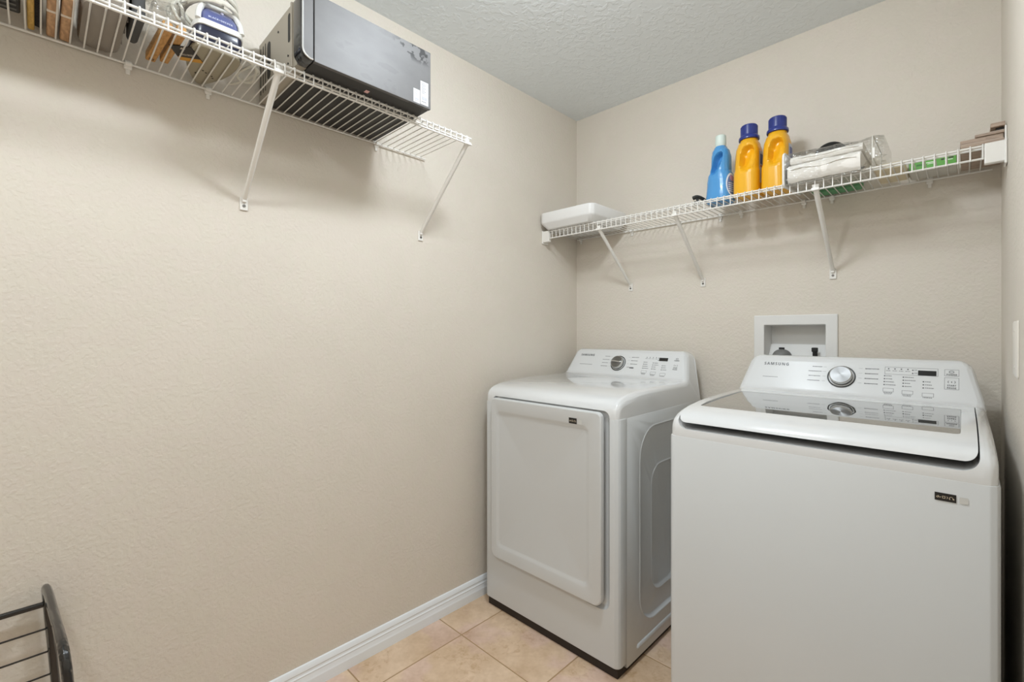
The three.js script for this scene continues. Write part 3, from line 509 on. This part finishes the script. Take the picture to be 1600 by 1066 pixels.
const woodTex = (s, c) => { const a = fbm(4, 4, s), b = fbm(40, 2, s + 5); return dataTex(256, (u, v) => { const g = Math.sin((v * 9 + a(u * 0.6, v) * 3.2) * 6.283) * 0.5 + 0.5, k = (g - 0.5) * 16 + (b(u * 0.25, v) - 0.5) * 26; return [c[0] + k, c[1] + k * 0.9, c[2] + k * 0.75]; }, true); };
{ // cedar blocks in a clear bag
  const tex = rep(woodTex(71, [196, 146, 84]), 0.12), wood = std({ map: tex, roughness: 0.6 });
  const mark = canvasTex(64, 64, (x) => { x.clearRect(0, 0, 64, 64); x.strokeStyle = 'rgba(60,36,20,0.9)'; x.lineWidth = 6; x.strokeRect(14, 14, 36, 36); x.beginPath(); x.arc(32, 32, 9, 0.8, 5.5); x.stroke(); });
  const mk = (label, x0, x1, z, w, h, marked) => {
    const t = thing('wood_block', label, 'wood block', [(x0 + x1) / 2, DECK_L + 0.0035, z], 0.05, 'pale wood blocks on the left shelf');
    const L = (x1 - x0) / 2; part('block', boxUV(rbox(-L, L, 0, h, -w / 2, w / 2, 0.003)), wood, t);
    if (marked) { const g = new THREE.PlaneGeometry(0.016, 0.016); g.rotateX(Math.PI / 2); g.translate(-L + 0.016, -0.0007, 0); part('brand_mark', g, std({ map: mark, transparent: true, roughness: 0.6, depthWrite: false }), t, 'small dark burned mark'); }
  };
  mk('orange wood block with a dark burned mark, inside the clear bag', 0.046, 0.232, 1.966, 0.021, 0.024, true);
  mk('plain orange wood block nearest the iron, inside the clear bag', 0.062, 0.24, 1.939, 0.019, 0.024, false);
  const w2 = std({ map: rep(woodTex(83, [190, 150, 112]), 0.12), roughness: 0.65 });
  const mk2 = (label, z, w, h) => { const t = thing('wood_block', label, 'wood block', [0.11, DECK_L, z], 0, 'pale wood blocks on the left shelf'); part('block', boxUV(rbox(-0.104, 0.105, 0, h, -w / 2, w / 2, 0.004)), w2, t); part('band', rbox(0.02, 0.03, -0.0004, h + 0.0006, -w / 2 - 0.0006, w / 2 + 0.0006, 0.001), std({ color: lin(226, 214, 200), roughness: 0.6 }), t, 'pale paper band'); };
  mk2('tan wood block beside the grey plastic tub at the left end of the shelf', 2.134, 0.019, 0.06);
  mk2('tan wood block beside the black-bristled brush at the left end of the shelf', 2.158, 0.017, 0.06);
}
const film = (s) => phy({ color: lin(247, 247, 246), roughness: 0.1, transmission: 1, thickness: 0, ior: 1.55, clearcoat: 0.6, clearcoatRoughness: 0.08, bumpMap: rep(dataTex(256, ((n) => (u, v) => Math.abs(n(u, v) - 0.5) * 2)(fbm(7, 4, s))), 0.16), bumpScale: 0.006 });
function crumple(g, amp, n, f) { const p = g.attributes.position; for (let i = 0; i < p.count; i++) { const x = p.getX(i), y = p.getY(i), z = p.getZ(i); p.setXYZ(i, x + amp * (n(x * f + z * 3, y * f + 0.3) - 0.5), y + amp * (n(z * f + 0.6, x * f + y) - 0.5), z + amp * (n(y * f + 0.1, z * f + x) - 0.5)); } g.computeVertexNormals(); return g; }
const cn = fbm(6, 4, 777);
{ // clear crumpled bag around the orange blocks
  const t = thing('plastic_bag', 'clear crumpled plastic bag around orange wood blocks on the left shelf', 'plastic bag', [0.15, DECK_L + 0.001, 1.958]);
  const g = crumple(new RoundedBoxGeometry(0.212, 0.056, 0.066, 9, 0.016), 0.014, cn, 3.1); g.translate(0, 0.0385, 0); 
  { const p = g.attributes.position; for (let i = 0; i < p.count; i++) if (p.getY(i) < 0.0025) p.setY(i, 0.0025); g.computeVertexNormals(); }
  part('film', boxUV(g), film(55), t);
  const k = crumple(new THREE.IcosahedronGeometry(0.05, 5), 0.055, cn, 9); k.scale(1.1, 0.7, 0.75); k.translate(0.06, 0.105, 0.012);
  part('gathered_top', boxUV(toCreasedNormals(k, 0.3)), film(56), t, 'crumpled gathered top of the bag');
}
{ // smoky plastic tub with a dark grey pouch beside it
  const t = thing('plastic_tub', 'smoky grey translucent plastic tub with rounded base on the left shelf', 'tub', [0.128, DECK_L, 2.073]);
  const f = y => (a, b) => V(a, y, -b), L = (i, y, r = 0.03) => rr(-0.118 - i, 0.118 + i, -0.04 - i, 0.04 + i, r, f(y), 6);
  part('tub_wall', loft([L(-0.012, 0, 0.022), L(-0.003, 0.004, 0.03), L(0, 0.012, 0.032), L(0.006, 0.12, 0.034), L(0.010, 0.122, 0.036), L(0.010, 0.126, 0.036), L(0.004, 0.126, 0.034), L(-0.003, 0.014, 0.03), L(-0.012, 0.003, 0.022)], { crease: 0.6 }), phy({ color: lin(170, 160, 148), roughness: 0.25, transmission: 0.45, thickness: 0 }), t);
  part('rib', merge([-0.06, 0.0, 0.06].map(x => rbox(x - 0.002, x + 0.002, 0.012, 0.11, -0.0425, -0.0395, 0.001))), std({ color: lin(150, 142, 132), roughness: 0.4 }), t);
  const p = thing('pouch', 'dark grey soft pouch between the smoky tub and the clear bag', 'pouch', [0.165, DECK_L + 0.001, 2.0155]);
  const g = crumple(new RoundedBoxGeometry(0.135, 0.09, 0.024, 6, 0.011), 0.008, cn, 5); g.translate(0, 0.05, 0); part('pouch_body', boxUV(g), std({ color: lin(74, 74, 74), roughness: 0.75 }), p);
  part('seam', sweep(spline([[-0.06, 0.094, 0], [0, 0.098, 0.002], [0.062, 0.094, 0]], 12), 0.0025, 6), std({ color: lin(40, 40, 40), roughness: 0.8 }), p);
}
{ // brush with yellow wooden back, and black vented case at the picture's left edge
  const t = thing('brush', 'brush with yellow wooden back and black bristles at the left end of the shelf', 'brush', [0.10, DECK_L, 2.192]);
  part('brush_back', boxUV(rbox(-0.09, 0.10, 0, 0.075, -0.006, 0.006, 0.004)), std({ map: rep(woodTex(97, [196, 158, 78]), 0.12), roughness: 0.55 }), t);
  const bs = []; for (let i = 0; i < 24; i++) for (let j = 0; j < 5; j++) bs.push(cyl(V(-0.08 + i * 0.0075, 0.012 + j * 0.013, -0.005), V(-0.082 + i * 0.0075, 0.01 + j * 0.0135, -0.019), 0.0027, 5));
  const b = part('bristles', merge(bs), M.black, t); b.userData.kind = 'stuff';
  const c = thing('vented_case', 'black plastic case with rows of vent slots at the far left of the shelf', 'case', [0.135, DECK_L, 2.232]);
  part('case_body', rbox(-0.066, 0.066, 0, 0.13, -0.024, 0.34, 0.005), M.black, c);
  for (let i = 0; i < 5; i++) part('vent_bar', rbox(-0.05 + i * 0.021, -0.042 + i * 0.021, -0.0018, 0.001, -0.018, 0.04, 0.0008), std({ color: lin(84, 84, 82), roughness: 0.5 }), c);
}
// ───────────────────────── things on the back shelf ─────────────────────────
{ // white plastic tray
  const t = thing('plastic_tray', 'shallow white plastic tray resting on the left end of the back shelf', 'tray', [0.182, DECK_B, 0.182]);
  const f = y => (a, b) => V(a, y, -b), L = (i, y, r) => rr(-0.170 + i, 0.165 - i, -0.166 + i, 0.162 - i, r, f(y), 8);
  part('tray_body', loft([L(0.030, 0, 0.02), L(0.026, 0.0012, 0.024), L(0.005, 0.026, 0.03), L(0.001, 0.032, 0.032), L(0, 0.037, 0.033), L(0, 0.078, 0.033), L(0.002, 0.0815, 0.031), L(0.006, 0.083, 0.028), L(0.008, 0.081, 0.027), L(0.010, 0.036, 0.026), L(0.032, 0.004, 0.02)], { crease: 0.5 }), phy({ color: lin(233, 232, 230), roughness: 0.3, clearcoat: 0.2 }), t);
}
function bottle(name, label, pos, turn, o) {
  const t = thing(name, label, 'bottle', pos, turn, o.group);
  const rows = 96, cols = 96, sections = o.sections.map(q => q.length < 5 ? [...q, 0] : q);
  const lerpK = (k, y) => { for (let i = 1; i < k.length; i++) if (y <= k[i][0]) { const u = (y - k[i - 1][0]) / (k[i][0] - k[i - 1][0]), s = u * u * (3 - 2 * u); return k[i - 1].map((q, j) => q + (k[i][j] - q) * s); } return k.at(-1); };
  const loops = [];
  for (let j = 0; j <= rows; j++) {
    const y = o.h * j / rows, [, w, d, e, cx] = lerpK(sections, y), L = [];
    for (let i = 0; i < cols; i++) {
      const a = -i / cols * Math.PI * 2, c = Math.cos(a), s = Math.sin(a);
      let x = cx + Math.sign(c) * Math.pow(Math.abs(c), 2 / e) * w, z = Math.sign(s) * Math.pow(Math.abs(s), 2 / e) * d;
      if (z > 0) {                                   // finger grip pressed into the front
        const g = o.grip, u = (x - g.x - (y - g.y) * g.lean) / g.rx, v = (y - g.y) / g.ry, r = Math.pow(Math.pow(Math.abs(u), 2.4) + Math.pow(Math.abs(v), 2.4), 1 / 2.4);
        z -= g.depth * sstep(1.06, 0.72, r) * (1 - g.swell * sstep(0.0, 1.0, (u - v) * 0.5 + 0.45)) * sstep(0, 0.4 * d, z);
      }
      L.push(V(x, y, z));
    }
    loops.push(L);
  }
  part('bottle_body', loft(loops, { crease: 0.9 }), o.mat, t);
  const lathe = pts => new THREE.LatheGeometry(pts.map(p => new THREE.Vector2(...p)), 40);
  const c = o.cap, cap = [[0.001, o.h + c.h], [c.r * 0.9, o.h + c.h], [c.r * 0.97, o.h + c.h - 0.0015], [c.r, o.h + c.h - 0.004], [c.r * 1.04, o.h + 0.014], ...(c.flange ? [[c.r * 1.05, o.h + 0.012], [c.flange, o.h + 0.006], [c.flange * 1.01, o.h - 0.003], [c.flange * 0.97, o.h - 0.006]] : [[c.r * 1.02, o.h - 0.002]]), [c.r * 0.7, o.h - 0.004]];
  const cp = part('cap', lathe(cap.reverse()), c.mat, t, c.label); cp.position.x = o.sections.at(-1)[4] || 0;
  if (c.ribs) { const rb = []; for (let i = 0; i < 36; i++) { const a = i / 36 * 6.2832, g = rbox(-0.0009, 0.0009, o.h + 0.014, o.h + c.h - 0.005, -0.001, 0.0012, 0.0004, 1); g.translate(0, 0, c.r * 1.018); g.rotateY(a); rb.push(g); } part('cap_ribs', merge(rb), c.mat, cp); }
  // label wrapped on the flat side
  const l = o.label; if (l) {
    const N = 18, Q = 14, pos2 = [], uv = [], idx = [];
    for (let j = 0; j <= Q; j++) for (let i = 0; i <= N; i++) {
      const v = j / Q, u = i / N, yy = l.y0 + (l.y1 - l.y0) * v, [, w, d, e, cx] = lerpK(sections, yy), a = l.a0 + (l.a1 - l.a0) * u, cc = Math.cos(a), ss = Math.sin(a);
      pos2.push(cx + Math.sign(cc) * Math.pow(Math.abs(cc), 2 / e) * (w + 0.0009), yy, Math.sign(ss) * Math.pow(Math.abs(ss), 2 / e) * (d + 0.0009)); uv.push(u, v);
    }
    for (let j = 0; j < Q; j++) for (let i = 0; i < N; i++) { const p = j * (N + 1) + i; idx.push(p, p + N + 1, p + 1, p + 1, p + N + 1, p + N + 2); }
    const g = new THREE.BufferGeometry(); g.setAttribute('position', new THREE.Float32BufferAttribute(pos2, 3)); g.setAttribute('uv', new THREE.Float32BufferAttribute(uv, 2)); g.setIndex(idx); g.computeVertexNormals();
    part('label_print', g, std({ map: l.tex, transparent: true, roughness: 0.35, side: THREE.DoubleSide, depthWrite: false }), t, 'printed label on the side');
  }
  return t;
}
{
  const yellow = phy({ color: lin(238, 176, 28), roughness: 0.3, clearcoat: 0.25, clearcoatRoughness: 0.2 }), capBlue = phy({ color: lin(38, 52, 128), roughness: 0.28, clearcoat: 0.3 });
  const lab = canvasTex(128, 192, (x) => { x.fillStyle = 'rgb(196,200,214)'; x.fillRect(0, 0, 128, 192); x.fillStyle = 'rgb(74,84,150)'; x.fillRect(10, 18, 108, 60); x.fillStyle = 'rgb(206,120,60)'; x.fillRect(10, 84, 108, 14); x.fillStyle = 'rgb(120,124,140)'; for (let i = 0; i < 6; i++) x.fillRect(14, 108 + i * 12, 60 + (i * 23) % 40, 5); });
  const sections = [[0, 0.040, 0.050, 3.2], [0.004, 0.046, 0.057, 3.2], [0.012, 0.048, 0.059, 3.4], [0.095, 0.0478, 0.059, 3.2], [0.115, 0.0445, 0.057, 3], [0.165, 0.0440, 0.055, 2.7], [0.190, 0.0430, 0.052, 2.5], [0.211, 0.0385, 0.045, 2.3], [0.227, 0.0325, 0.034, 2], [0.238, 0.030, 0.030, 2]];
  const o = { h: 0.238, sections, mat: yellow, group: 'yellow detergent bottles', grip: { x: 0.012, y: 0.148, rx: 0.0245, ry: 0.055, depth: 0.034, lean: 0.05, swell: 0.7 }, cap: { h: 0.054, r: 0.0295, flange: 0.0375, mat: capBlue, ribs: true, label: 'dark blue ribbed cap' }, label: { a0: 0.16, a1: -1.2, y0: 0.05, y1: 0.18, tex: lab } };
  bottle('detergent_bottle', 'yellow laundry detergent bottle with blue cap, next to the light blue bottle', [0.988, DECK_B, 0.185], -0.10, o);
  bottle('detergent_bottle', 'yellow laundry detergent bottle with blue cap, next to the clear zip bag', [1.0895, DECK_B, 0.182], -0.10, o);
  const blueM = phy({ color: lin(78, 150, 208), roughness: 0.26, clearcoat: 0.3 });
  const lab2 = canvasTex(128, 128, (x) => { x.clearRect(0, 0, 128, 128); x.fillStyle = 'rgb(232,236,244)'; x.beginPath(); x.ellipse(64, 64, 62, 62, 0, 0, 7); x.fill(); x.fillStyle = 'rgb(110,130,176)'; x.beginPath(); x.ellipse(66, 66, 52, 52, 0, 0, 7); x.fill(); x.fillStyle = 'rgb(200,150,180)'; x.beginPath(); x.ellipse(70, 30, 26, 15, 0, 0, 7); x.fill(); x.fillStyle = 'rgb(222,228,240)'; for (let i = 0; i < 5; i++) x.fillRect(28, 56 + i * 11, 60, 5); });
  const s2 = [[0, 0.044, 0.040, 3], [0.004, 0.0505, 0.046, 3], [0.014, 0.0525, 0.048, 3], [0.085, 0.0495, 0.046, 2.6], [0.112, 0.0475, 0.044, 2.4], [0.130, 0.0400, 0.041, 2.3, 0.001], [0.158, 0.0370, 0.039, 2.3, 0.003], [0.190, 0.0365, 0.038, 2.3, 0.003], [0.213, 0.0335, 0.034, 2.1, 0.0015], [0.229, 0.0255, 0.0255, 2], [0.238, 0.020, 0.020, 2]];
  bottle('softener_bottle', 'light blue fabric softener bottle with pale mint cap beside the yellow bottles', [0.879, DECK_B, 0.19], -0.12, { h: 0.238, sections: s2, mat: blueM, grip: { x: 0.0, y: 0.158, rx: 0.019, ry: 0.048, depth: 0.036, lean: 0.28, swell: 0.8 }, cap: { h: 0.044, r: 0.0205, mat: std({ color: lin(214, 226, 218), roughness: 0.45 }), label: 'pale mint cap' }, label: { a0: 0.78, a1: -0.5, y0: 0.018, y1: 0.116, tex: lab2 } });
}
{ // black handled tool beside the softener
  const t = thing('tool_handle', 'small black curved tool handle lying left of the light blue bottle', 'tool', [0.793, DECK_B, 0.18]);
  part('grip', sweep(spline([[-0.022, 0.04, 0.03], [-0.006, 0.043, 0.028], [0.012, 0.034, 0.01], [0.026, 0.018, -0.015], [0.034, 0.010, -0.05]], 26), q => [0.011 - 0.004 * q, 0.0085 - 0.003 * q], 12), std({ color: lin(38, 38, 36), roughness: 0.5 }), t);
  part('prong', sweep(spline([[-0.006, 0.036, 0.03], [0.0, 0.02, 0.03], [-0.004, 0.006, 0.05], [0.01, 0.0055, 0.085]], 16), 0.0052, 9), M.black, t);
}
{ // clear zip bag with two folded white linens
  const f = x => (a, b) => V(x, b, -a);
  const linen = std({ color: lin(236, 231, 224), roughness: 0.8, bumpMap: rep(nATex(), 0.3), bumpScale: 0.0006 });
  function nATex() { const n = fbm(9, 4, 1201); return dataTex(256, (u, v) => n(u, v)); }
  const fold = (label, y0, y1, x0, x1, z0, z1, s, droop = 0) => {
    const t = thing('folded_linen', label, 'linen', [(x0 + x1) / 2, y0, (z0 + z1) / 2], 0, 'folded linens in the clear bag');
    const hx = (x1 - x0) / 2, hz = (z1 - z0) / 2, h = y1 - y0, n = fbm(5, 3, s), L = [];
    for (let i = 0; i <= 22; i++) { const x = -hx + 2 * hx * i / 22, e = 1 - 0.05 * Math.abs(n(i / 22, 0.2) - 0.5) * 2; const lp = rr(-hz, hz, 0, h, [h * 0.42, h * 0.48, h * 0.5, h * 0.46], f(x), 6); for (const p of lp) { const w = 0.006 * (n(i / 22 + 0.13, p.y * 3 + p.z) - 0.5); p.y = Math.max(0, p.y + w); p.z = p.z * e + w; p.y -= droop * sstep(0.3135, 0.3165, p.z + (z0 + z1) / 2) * (1 - p.y / h); } L.push(lp); }
    part('folded_layer', boxUV(loft(L, { crease: 1.2 })), linen, t);
    part('fold_crease', sweep(Array.from({ length: 12 }, (_, i) => V(-hx + 0.01 + (2 * hx - 0.02) * i / 11, h * (0.56 + 0.08 * Math.sin(i * 0.9)), hz * 0.985)), [0.0026, 0.0016], 6), linen, t);
  };
  fold('lower folded white linen inside the clear zip bag', DECK_B + 0.004, DECK_B + 0.055, 1.158, 1.366, 0.1, 0.329, 3, 0.016);
  fold('upper folded white linen inside the clear zip bag, lying on the other', DECK_B + 0.0575, DECK_B + 0.084, 1.162, 1.37, 0.1, 0.31, 4);
  const t = thing('zip_bag', 'clear vinyl zip bag with white piping around folded white linens', 'bag', [1.279, DECK_B, 0.19]);
  const n = fbm(6, 4, 77), L = [], x0 = -0.132, x1 = 0.145;
  for (let i = 0; i <= 40; i++) {
    const q = i / 40, x = x0 + (x1 - x0) * q, h = 0.099 - 0.012 * q + 0.008 * sstep(0.7, 0.93, q) - 0.004 * sstep(0.93, 1, q), z1 = 0.144 - 0.012 * q, lp = rr(-z1, 0.098, 0.0015 + 0.024 * sstep(0.8, 0.87, q), h, [0.016, 0.012, 0.02, 0.02], f(x), 8);
    for (const p of lp) { const w = 0.009 * (n(q * 1.0 + 0.07, (p.y + p.z) * 2.2) - 0.5); p.z += w; if (p.y > 0.02) p.y += w * 0.8; p.y -= 0.02 * sstep(0.1235, 0.1275, p.z) * (1 - p.y / 0.1); } L.push(lp);
  }
  part('vinyl', boxUV(loft(L, { crease: 0.8 })), film(58), t);
  const pip = std({ color: lin(240, 238, 234), roughness: 0.5 });
  part('piping', sweep(L[0].filter((_, i) => i % 2 === 0), 0.0042, 7, true), pip, t, 'white fabric piping along the left end');
  part('end_panel', loft([L[0].map(p => p.clone().add(V(-0.001, 0, 0))), L[0].map(p => p.clone().add(V(0.001, 0, 0)))], { crease: 0.3 }), pip, t, 'white fabric end panel');
  part('zip_edge', sweep(L[36].filter((_, i) => i % 2 === 0), 0.0016, 6, true), std({ color: lin(226, 224, 216), roughness: 0.5 }), t);
  part('zip_pull', rbox(0.118, 0.124, 0.018, 0.052, 0.128, 0.134, 0.002), pip, t);
}
{ // black cap behind the bag
  const t = thing('cap', 'black cap on the flat green pack behind the clear zip bag', 'cap', [1.238, DECK_B, 0.0505]);
  const L = []; for (let j = 0; j <= 12; j++) { const a = j / 12 * Math.PI / 2, L1 = []; for (let i = 0; i < 32; i++) { const b = -i / 32 * 6.2832; L1.push(V((0.062 * Math.cos(a) + 0.001) * Math.cos(b), 0.118 + 0.076 * Math.sin(a), (0.037 * Math.cos(a) + 0.001) * Math.sin(b))); } L.push(L1); }
  L.unshift(L[0].map(p => V(p.x, 0.033, p.z)));
  part('crown', loft(L, { crease: 1 }), std({ color: lin(24, 23, 22), roughness: 0.85 }), t);
  part('brim', loft([rr(-0.075, 0.02, -0.02, 0.034, 0.018, (a, b) => V(a, 0.1, -b)), rr(-0.078, 0.02, -0.02, 0.036, 0.018, (a, b) => V(a, 0.104, -b))], { crease: 0.5 }), M.black, t);
}
{ // flat packets and the green box
  const pk = (name, label, cat, x0, x1, z0, z1, h, c) => { const t = thing(name, label, cat, [(x0 + x1) / 2, DECK_B, (z0 + z1) / 2]); const hx = (x1 - x0) / 2, hz = (z1 - z0) / 2, f = y => (a, b) => V(a, y, -b); part('packet_body', loft([rr(-hx * 0.94, hx * 0.94, -hz * 0.95, hz * 0.95, 0.01, f(0)), rr(-hx, hx, -hz, hz, 0.012, f(h * 0.35)), rr(-hx, hx, -hz, hz, 0.012, f(h * 0.6)), rr(-hx * 0.9, hx * 0.9, -hz * 0.9, hz * 0.9, 0.01, f(h))], { crease: 0.9 }), std({ color: c, roughness: 0.6 }), t); return t; };
  const pe = pk('paper_packet', 'flat beige paper packet on the back shelf between the zip bag and green box', 'packet', 1.388, 1.470, 0.04, 0.235, 0.02, lin(226, 212, 182));
  part('flap', rbox(-0.025, 0.025, 0.016, 0.0215, -0.08, -0.03, 0.002), std({ color: lin(214, 196, 160), roughness: 0.6 }), pe);
  const pg = pk('cloth_pack', 'flat green pack under the black cap behind the clear zip bag', 'packet', 1.18, 1.338, 0.0195, 0.086, 0.032, lin(96, 158, 110)); 
  const t = thing('carton', 'slim green and white carton lying on the right part of the back shelf', 'carton', [1.531, DECK_B, 0.086]);
  const face = canvasTex(512, 128, (x) => { x.fillStyle = 'rgb(92,168,62)'; x.fillRect(0, 0, 512, 128); x.fillStyle = 'rgb(150,206,120)'; x.fillRect(0, 0, 512, 26); x.fillStyle = 'rgb(226,240,216)'; x.fillRect(190, 52, 96, 12); x.fillRect(206, 72, 70, 9); x.fillStyle = 'rgb(56,120,40)'; x.fillRect(84, 60, 70, 26); x.fillStyle = 'rgb(40,30,24)'; x.fillRect(352, 40, 34, 20); x.fillRect(430, 34, 54, 18); x.fillStyle = 'rgb(232,240,226)'; x.fillRect(392, 62, 84, 10); });
  part('carton_body', rbox(-0.058, 0.058, 0.0, 0.032, -0.062, 0.063, 0.002), std({ color: lin(206, 203, 194), roughness: 0.5 }), t);
  const g = new THREE.PlaneGeometry(0.114, 0.030); g.translate(0, 0.016, 0.0638); part('front_print', g, phy({ map: face, roughness: 0.3, clearcoat: 0.5 }), t, 'green printed front');
  for (const x of [0.006, 0.034]) part('hang_slot', rbox(x, x + 0.016, -0.0006, 0.0008, 0.04, 0.046, 0.0003), M.black, t);
  part('tuck_flap', rbox(-0.0605, -0.058, 0.002, 0.03, -0.06, 0.058, 0.001), std({ color: lin(196, 193, 184), roughness: 0.5 }), t);
}
{ // stack of wood-look planks at the right end
  const tex = rep(woodTex(131, [172, 151, 134]), 0.16), side = std({ map: tex, roughness: 0.55 });
  const mk = (label, x0, x1, y0, y1, z0, z1) => { const t = thing('plank_offcut', label, 'plank', [(x0 + x1) / 2, DECK_B + y0, (z0 + z1) / 2], 0, 'wood-look plank offcuts on the back shelf'); const hx = (x1 - x0) / 2, hz = (z1 - z0) / 2, h = y1 - y0; const g = rbox(-hx, hx, 0, h, -hz, hz, 0.0012); g.rotateY(0); part('plank_core', boxUV(g, [x0 * 3, y0 * 7]), side, t); part('wear_layer', boxUV(rbox(-hx + 0.001, hx - 0.001, h, h + 0.0014, -hz + 0.001, hz - 0.001, 0.0006)), std({ color: lin(204, 190, 174), roughness: 0.4 }), t, 'pale top layer'); };
  mk('lowest and widest brown wood-look plank of the stack on the back shelf', 1.598, 1.688, 0.0, 0.008, 0.03, 0.262);
  mk('second brown wood-look plank from the bottom of the stack', 1.598, 1.688, 0.0096, 0.0176, 0.03, 0.262);
  mk('thick brown wood-look plank in the middle of the stack', 1.597, 1.686, 0.0192, 0.034, 0.032, 0.25);
  mk('thin pale-topped plank near the top of the stack', 1.628, 1.688, 0.0356, 0.0425, 0.032, 0.255);
  mk('narrow dark topmost plank of the stack against the right wall', 1.66, 1.689, 0.053, 0.064, 0.03, 0.262);
  const t = thing('spacer_strip', 'small dark spacer strip propping the topmost plank by the right wall', 'strip', [1.6785, DECK_B + 0.0441, 0.15]); part('strip', boxUV(rbox(-0.008, 0.008, 0, 0.0088, -0.1, 0.1, 0.002)), std({ color: lin(52, 46, 42), roughness: 0.6 }), t); part('strip_lip', rbox(0.006, 0.0095, 0.001, 0.006, -0.1, 0.1, 0.001), M.black, t);
}
// ───────────────────────── black wire rack at the lower left ─────────────────────────
{
  const t = thing('wire_rack', 'black metal rack with tube ends and thin wires standing against the left wall', 'rack', [0.03, 0, 2.167]);
  const frame = (dz, s) => {
    const zt = y => (y - 0.605) * 0.07 * s;                       // the end frames splay towards their feet
    const pts = [[0.0, 0.006], [0.0, 0.3], [0.0, 0.56], [0.003, 0.592], [0.018, 0.607], [0.05, 0.611], [0.18, 0.609], [0.295, 0.606], [0.325, 0.6], [0.343, 0.585], [0.352, 0.555], [0.356, 0.3], [0.356, 0.006]];
    const P = pts.map(([x, y]) => V(x, y, dz + zt(y) - s * (x > 0.02 ? x * 0.065 : 0)));
    return sweep(new THREE.CatmullRomCurve3(P, false, 'centripetal').getPoints(90), [0.0125, 0.0085], 12, false, V(0, 0, 1));
  };
  part('end_frame', frame(0, 1), M.blackGloss, t); part('end_frame', frame(0.62, -1), M.blackGloss, t);
  const rail = (n, y, x, r) => part(n, cyl(V(x, y, -0.01 + (y - 0.605) * 0.07 + 0.012), V(x, y, 0.62 - (y - 0.605) * 0.07), r, 10), M.blackGloss, t);
  rail('rail', 0.565, 0.0, 0.0065); rail('rail', 0.09, 0.0, 0.0065); rail('rail', 0.09, 0.356, 0.0065);
  for (let i = 0; i < 7; i++) rail('wire', 0.505 - i * 0.056, 0.0, 0.0022);
  for (const x of [0.0, 0.356]) for (const [z, s] of [[0, 1], [0.62, -1]]) { const g = new THREE.CylinderGeometry(0.014, 0.015, 0.014, 14); g.translate(x, 0.007, z - 0.605 * 0.07 * s - s * (x > 0.02 ? x * 0.065 : 0)); part('foot_cap', g, M.black, t); }
}
renderer.render(scene, camera);
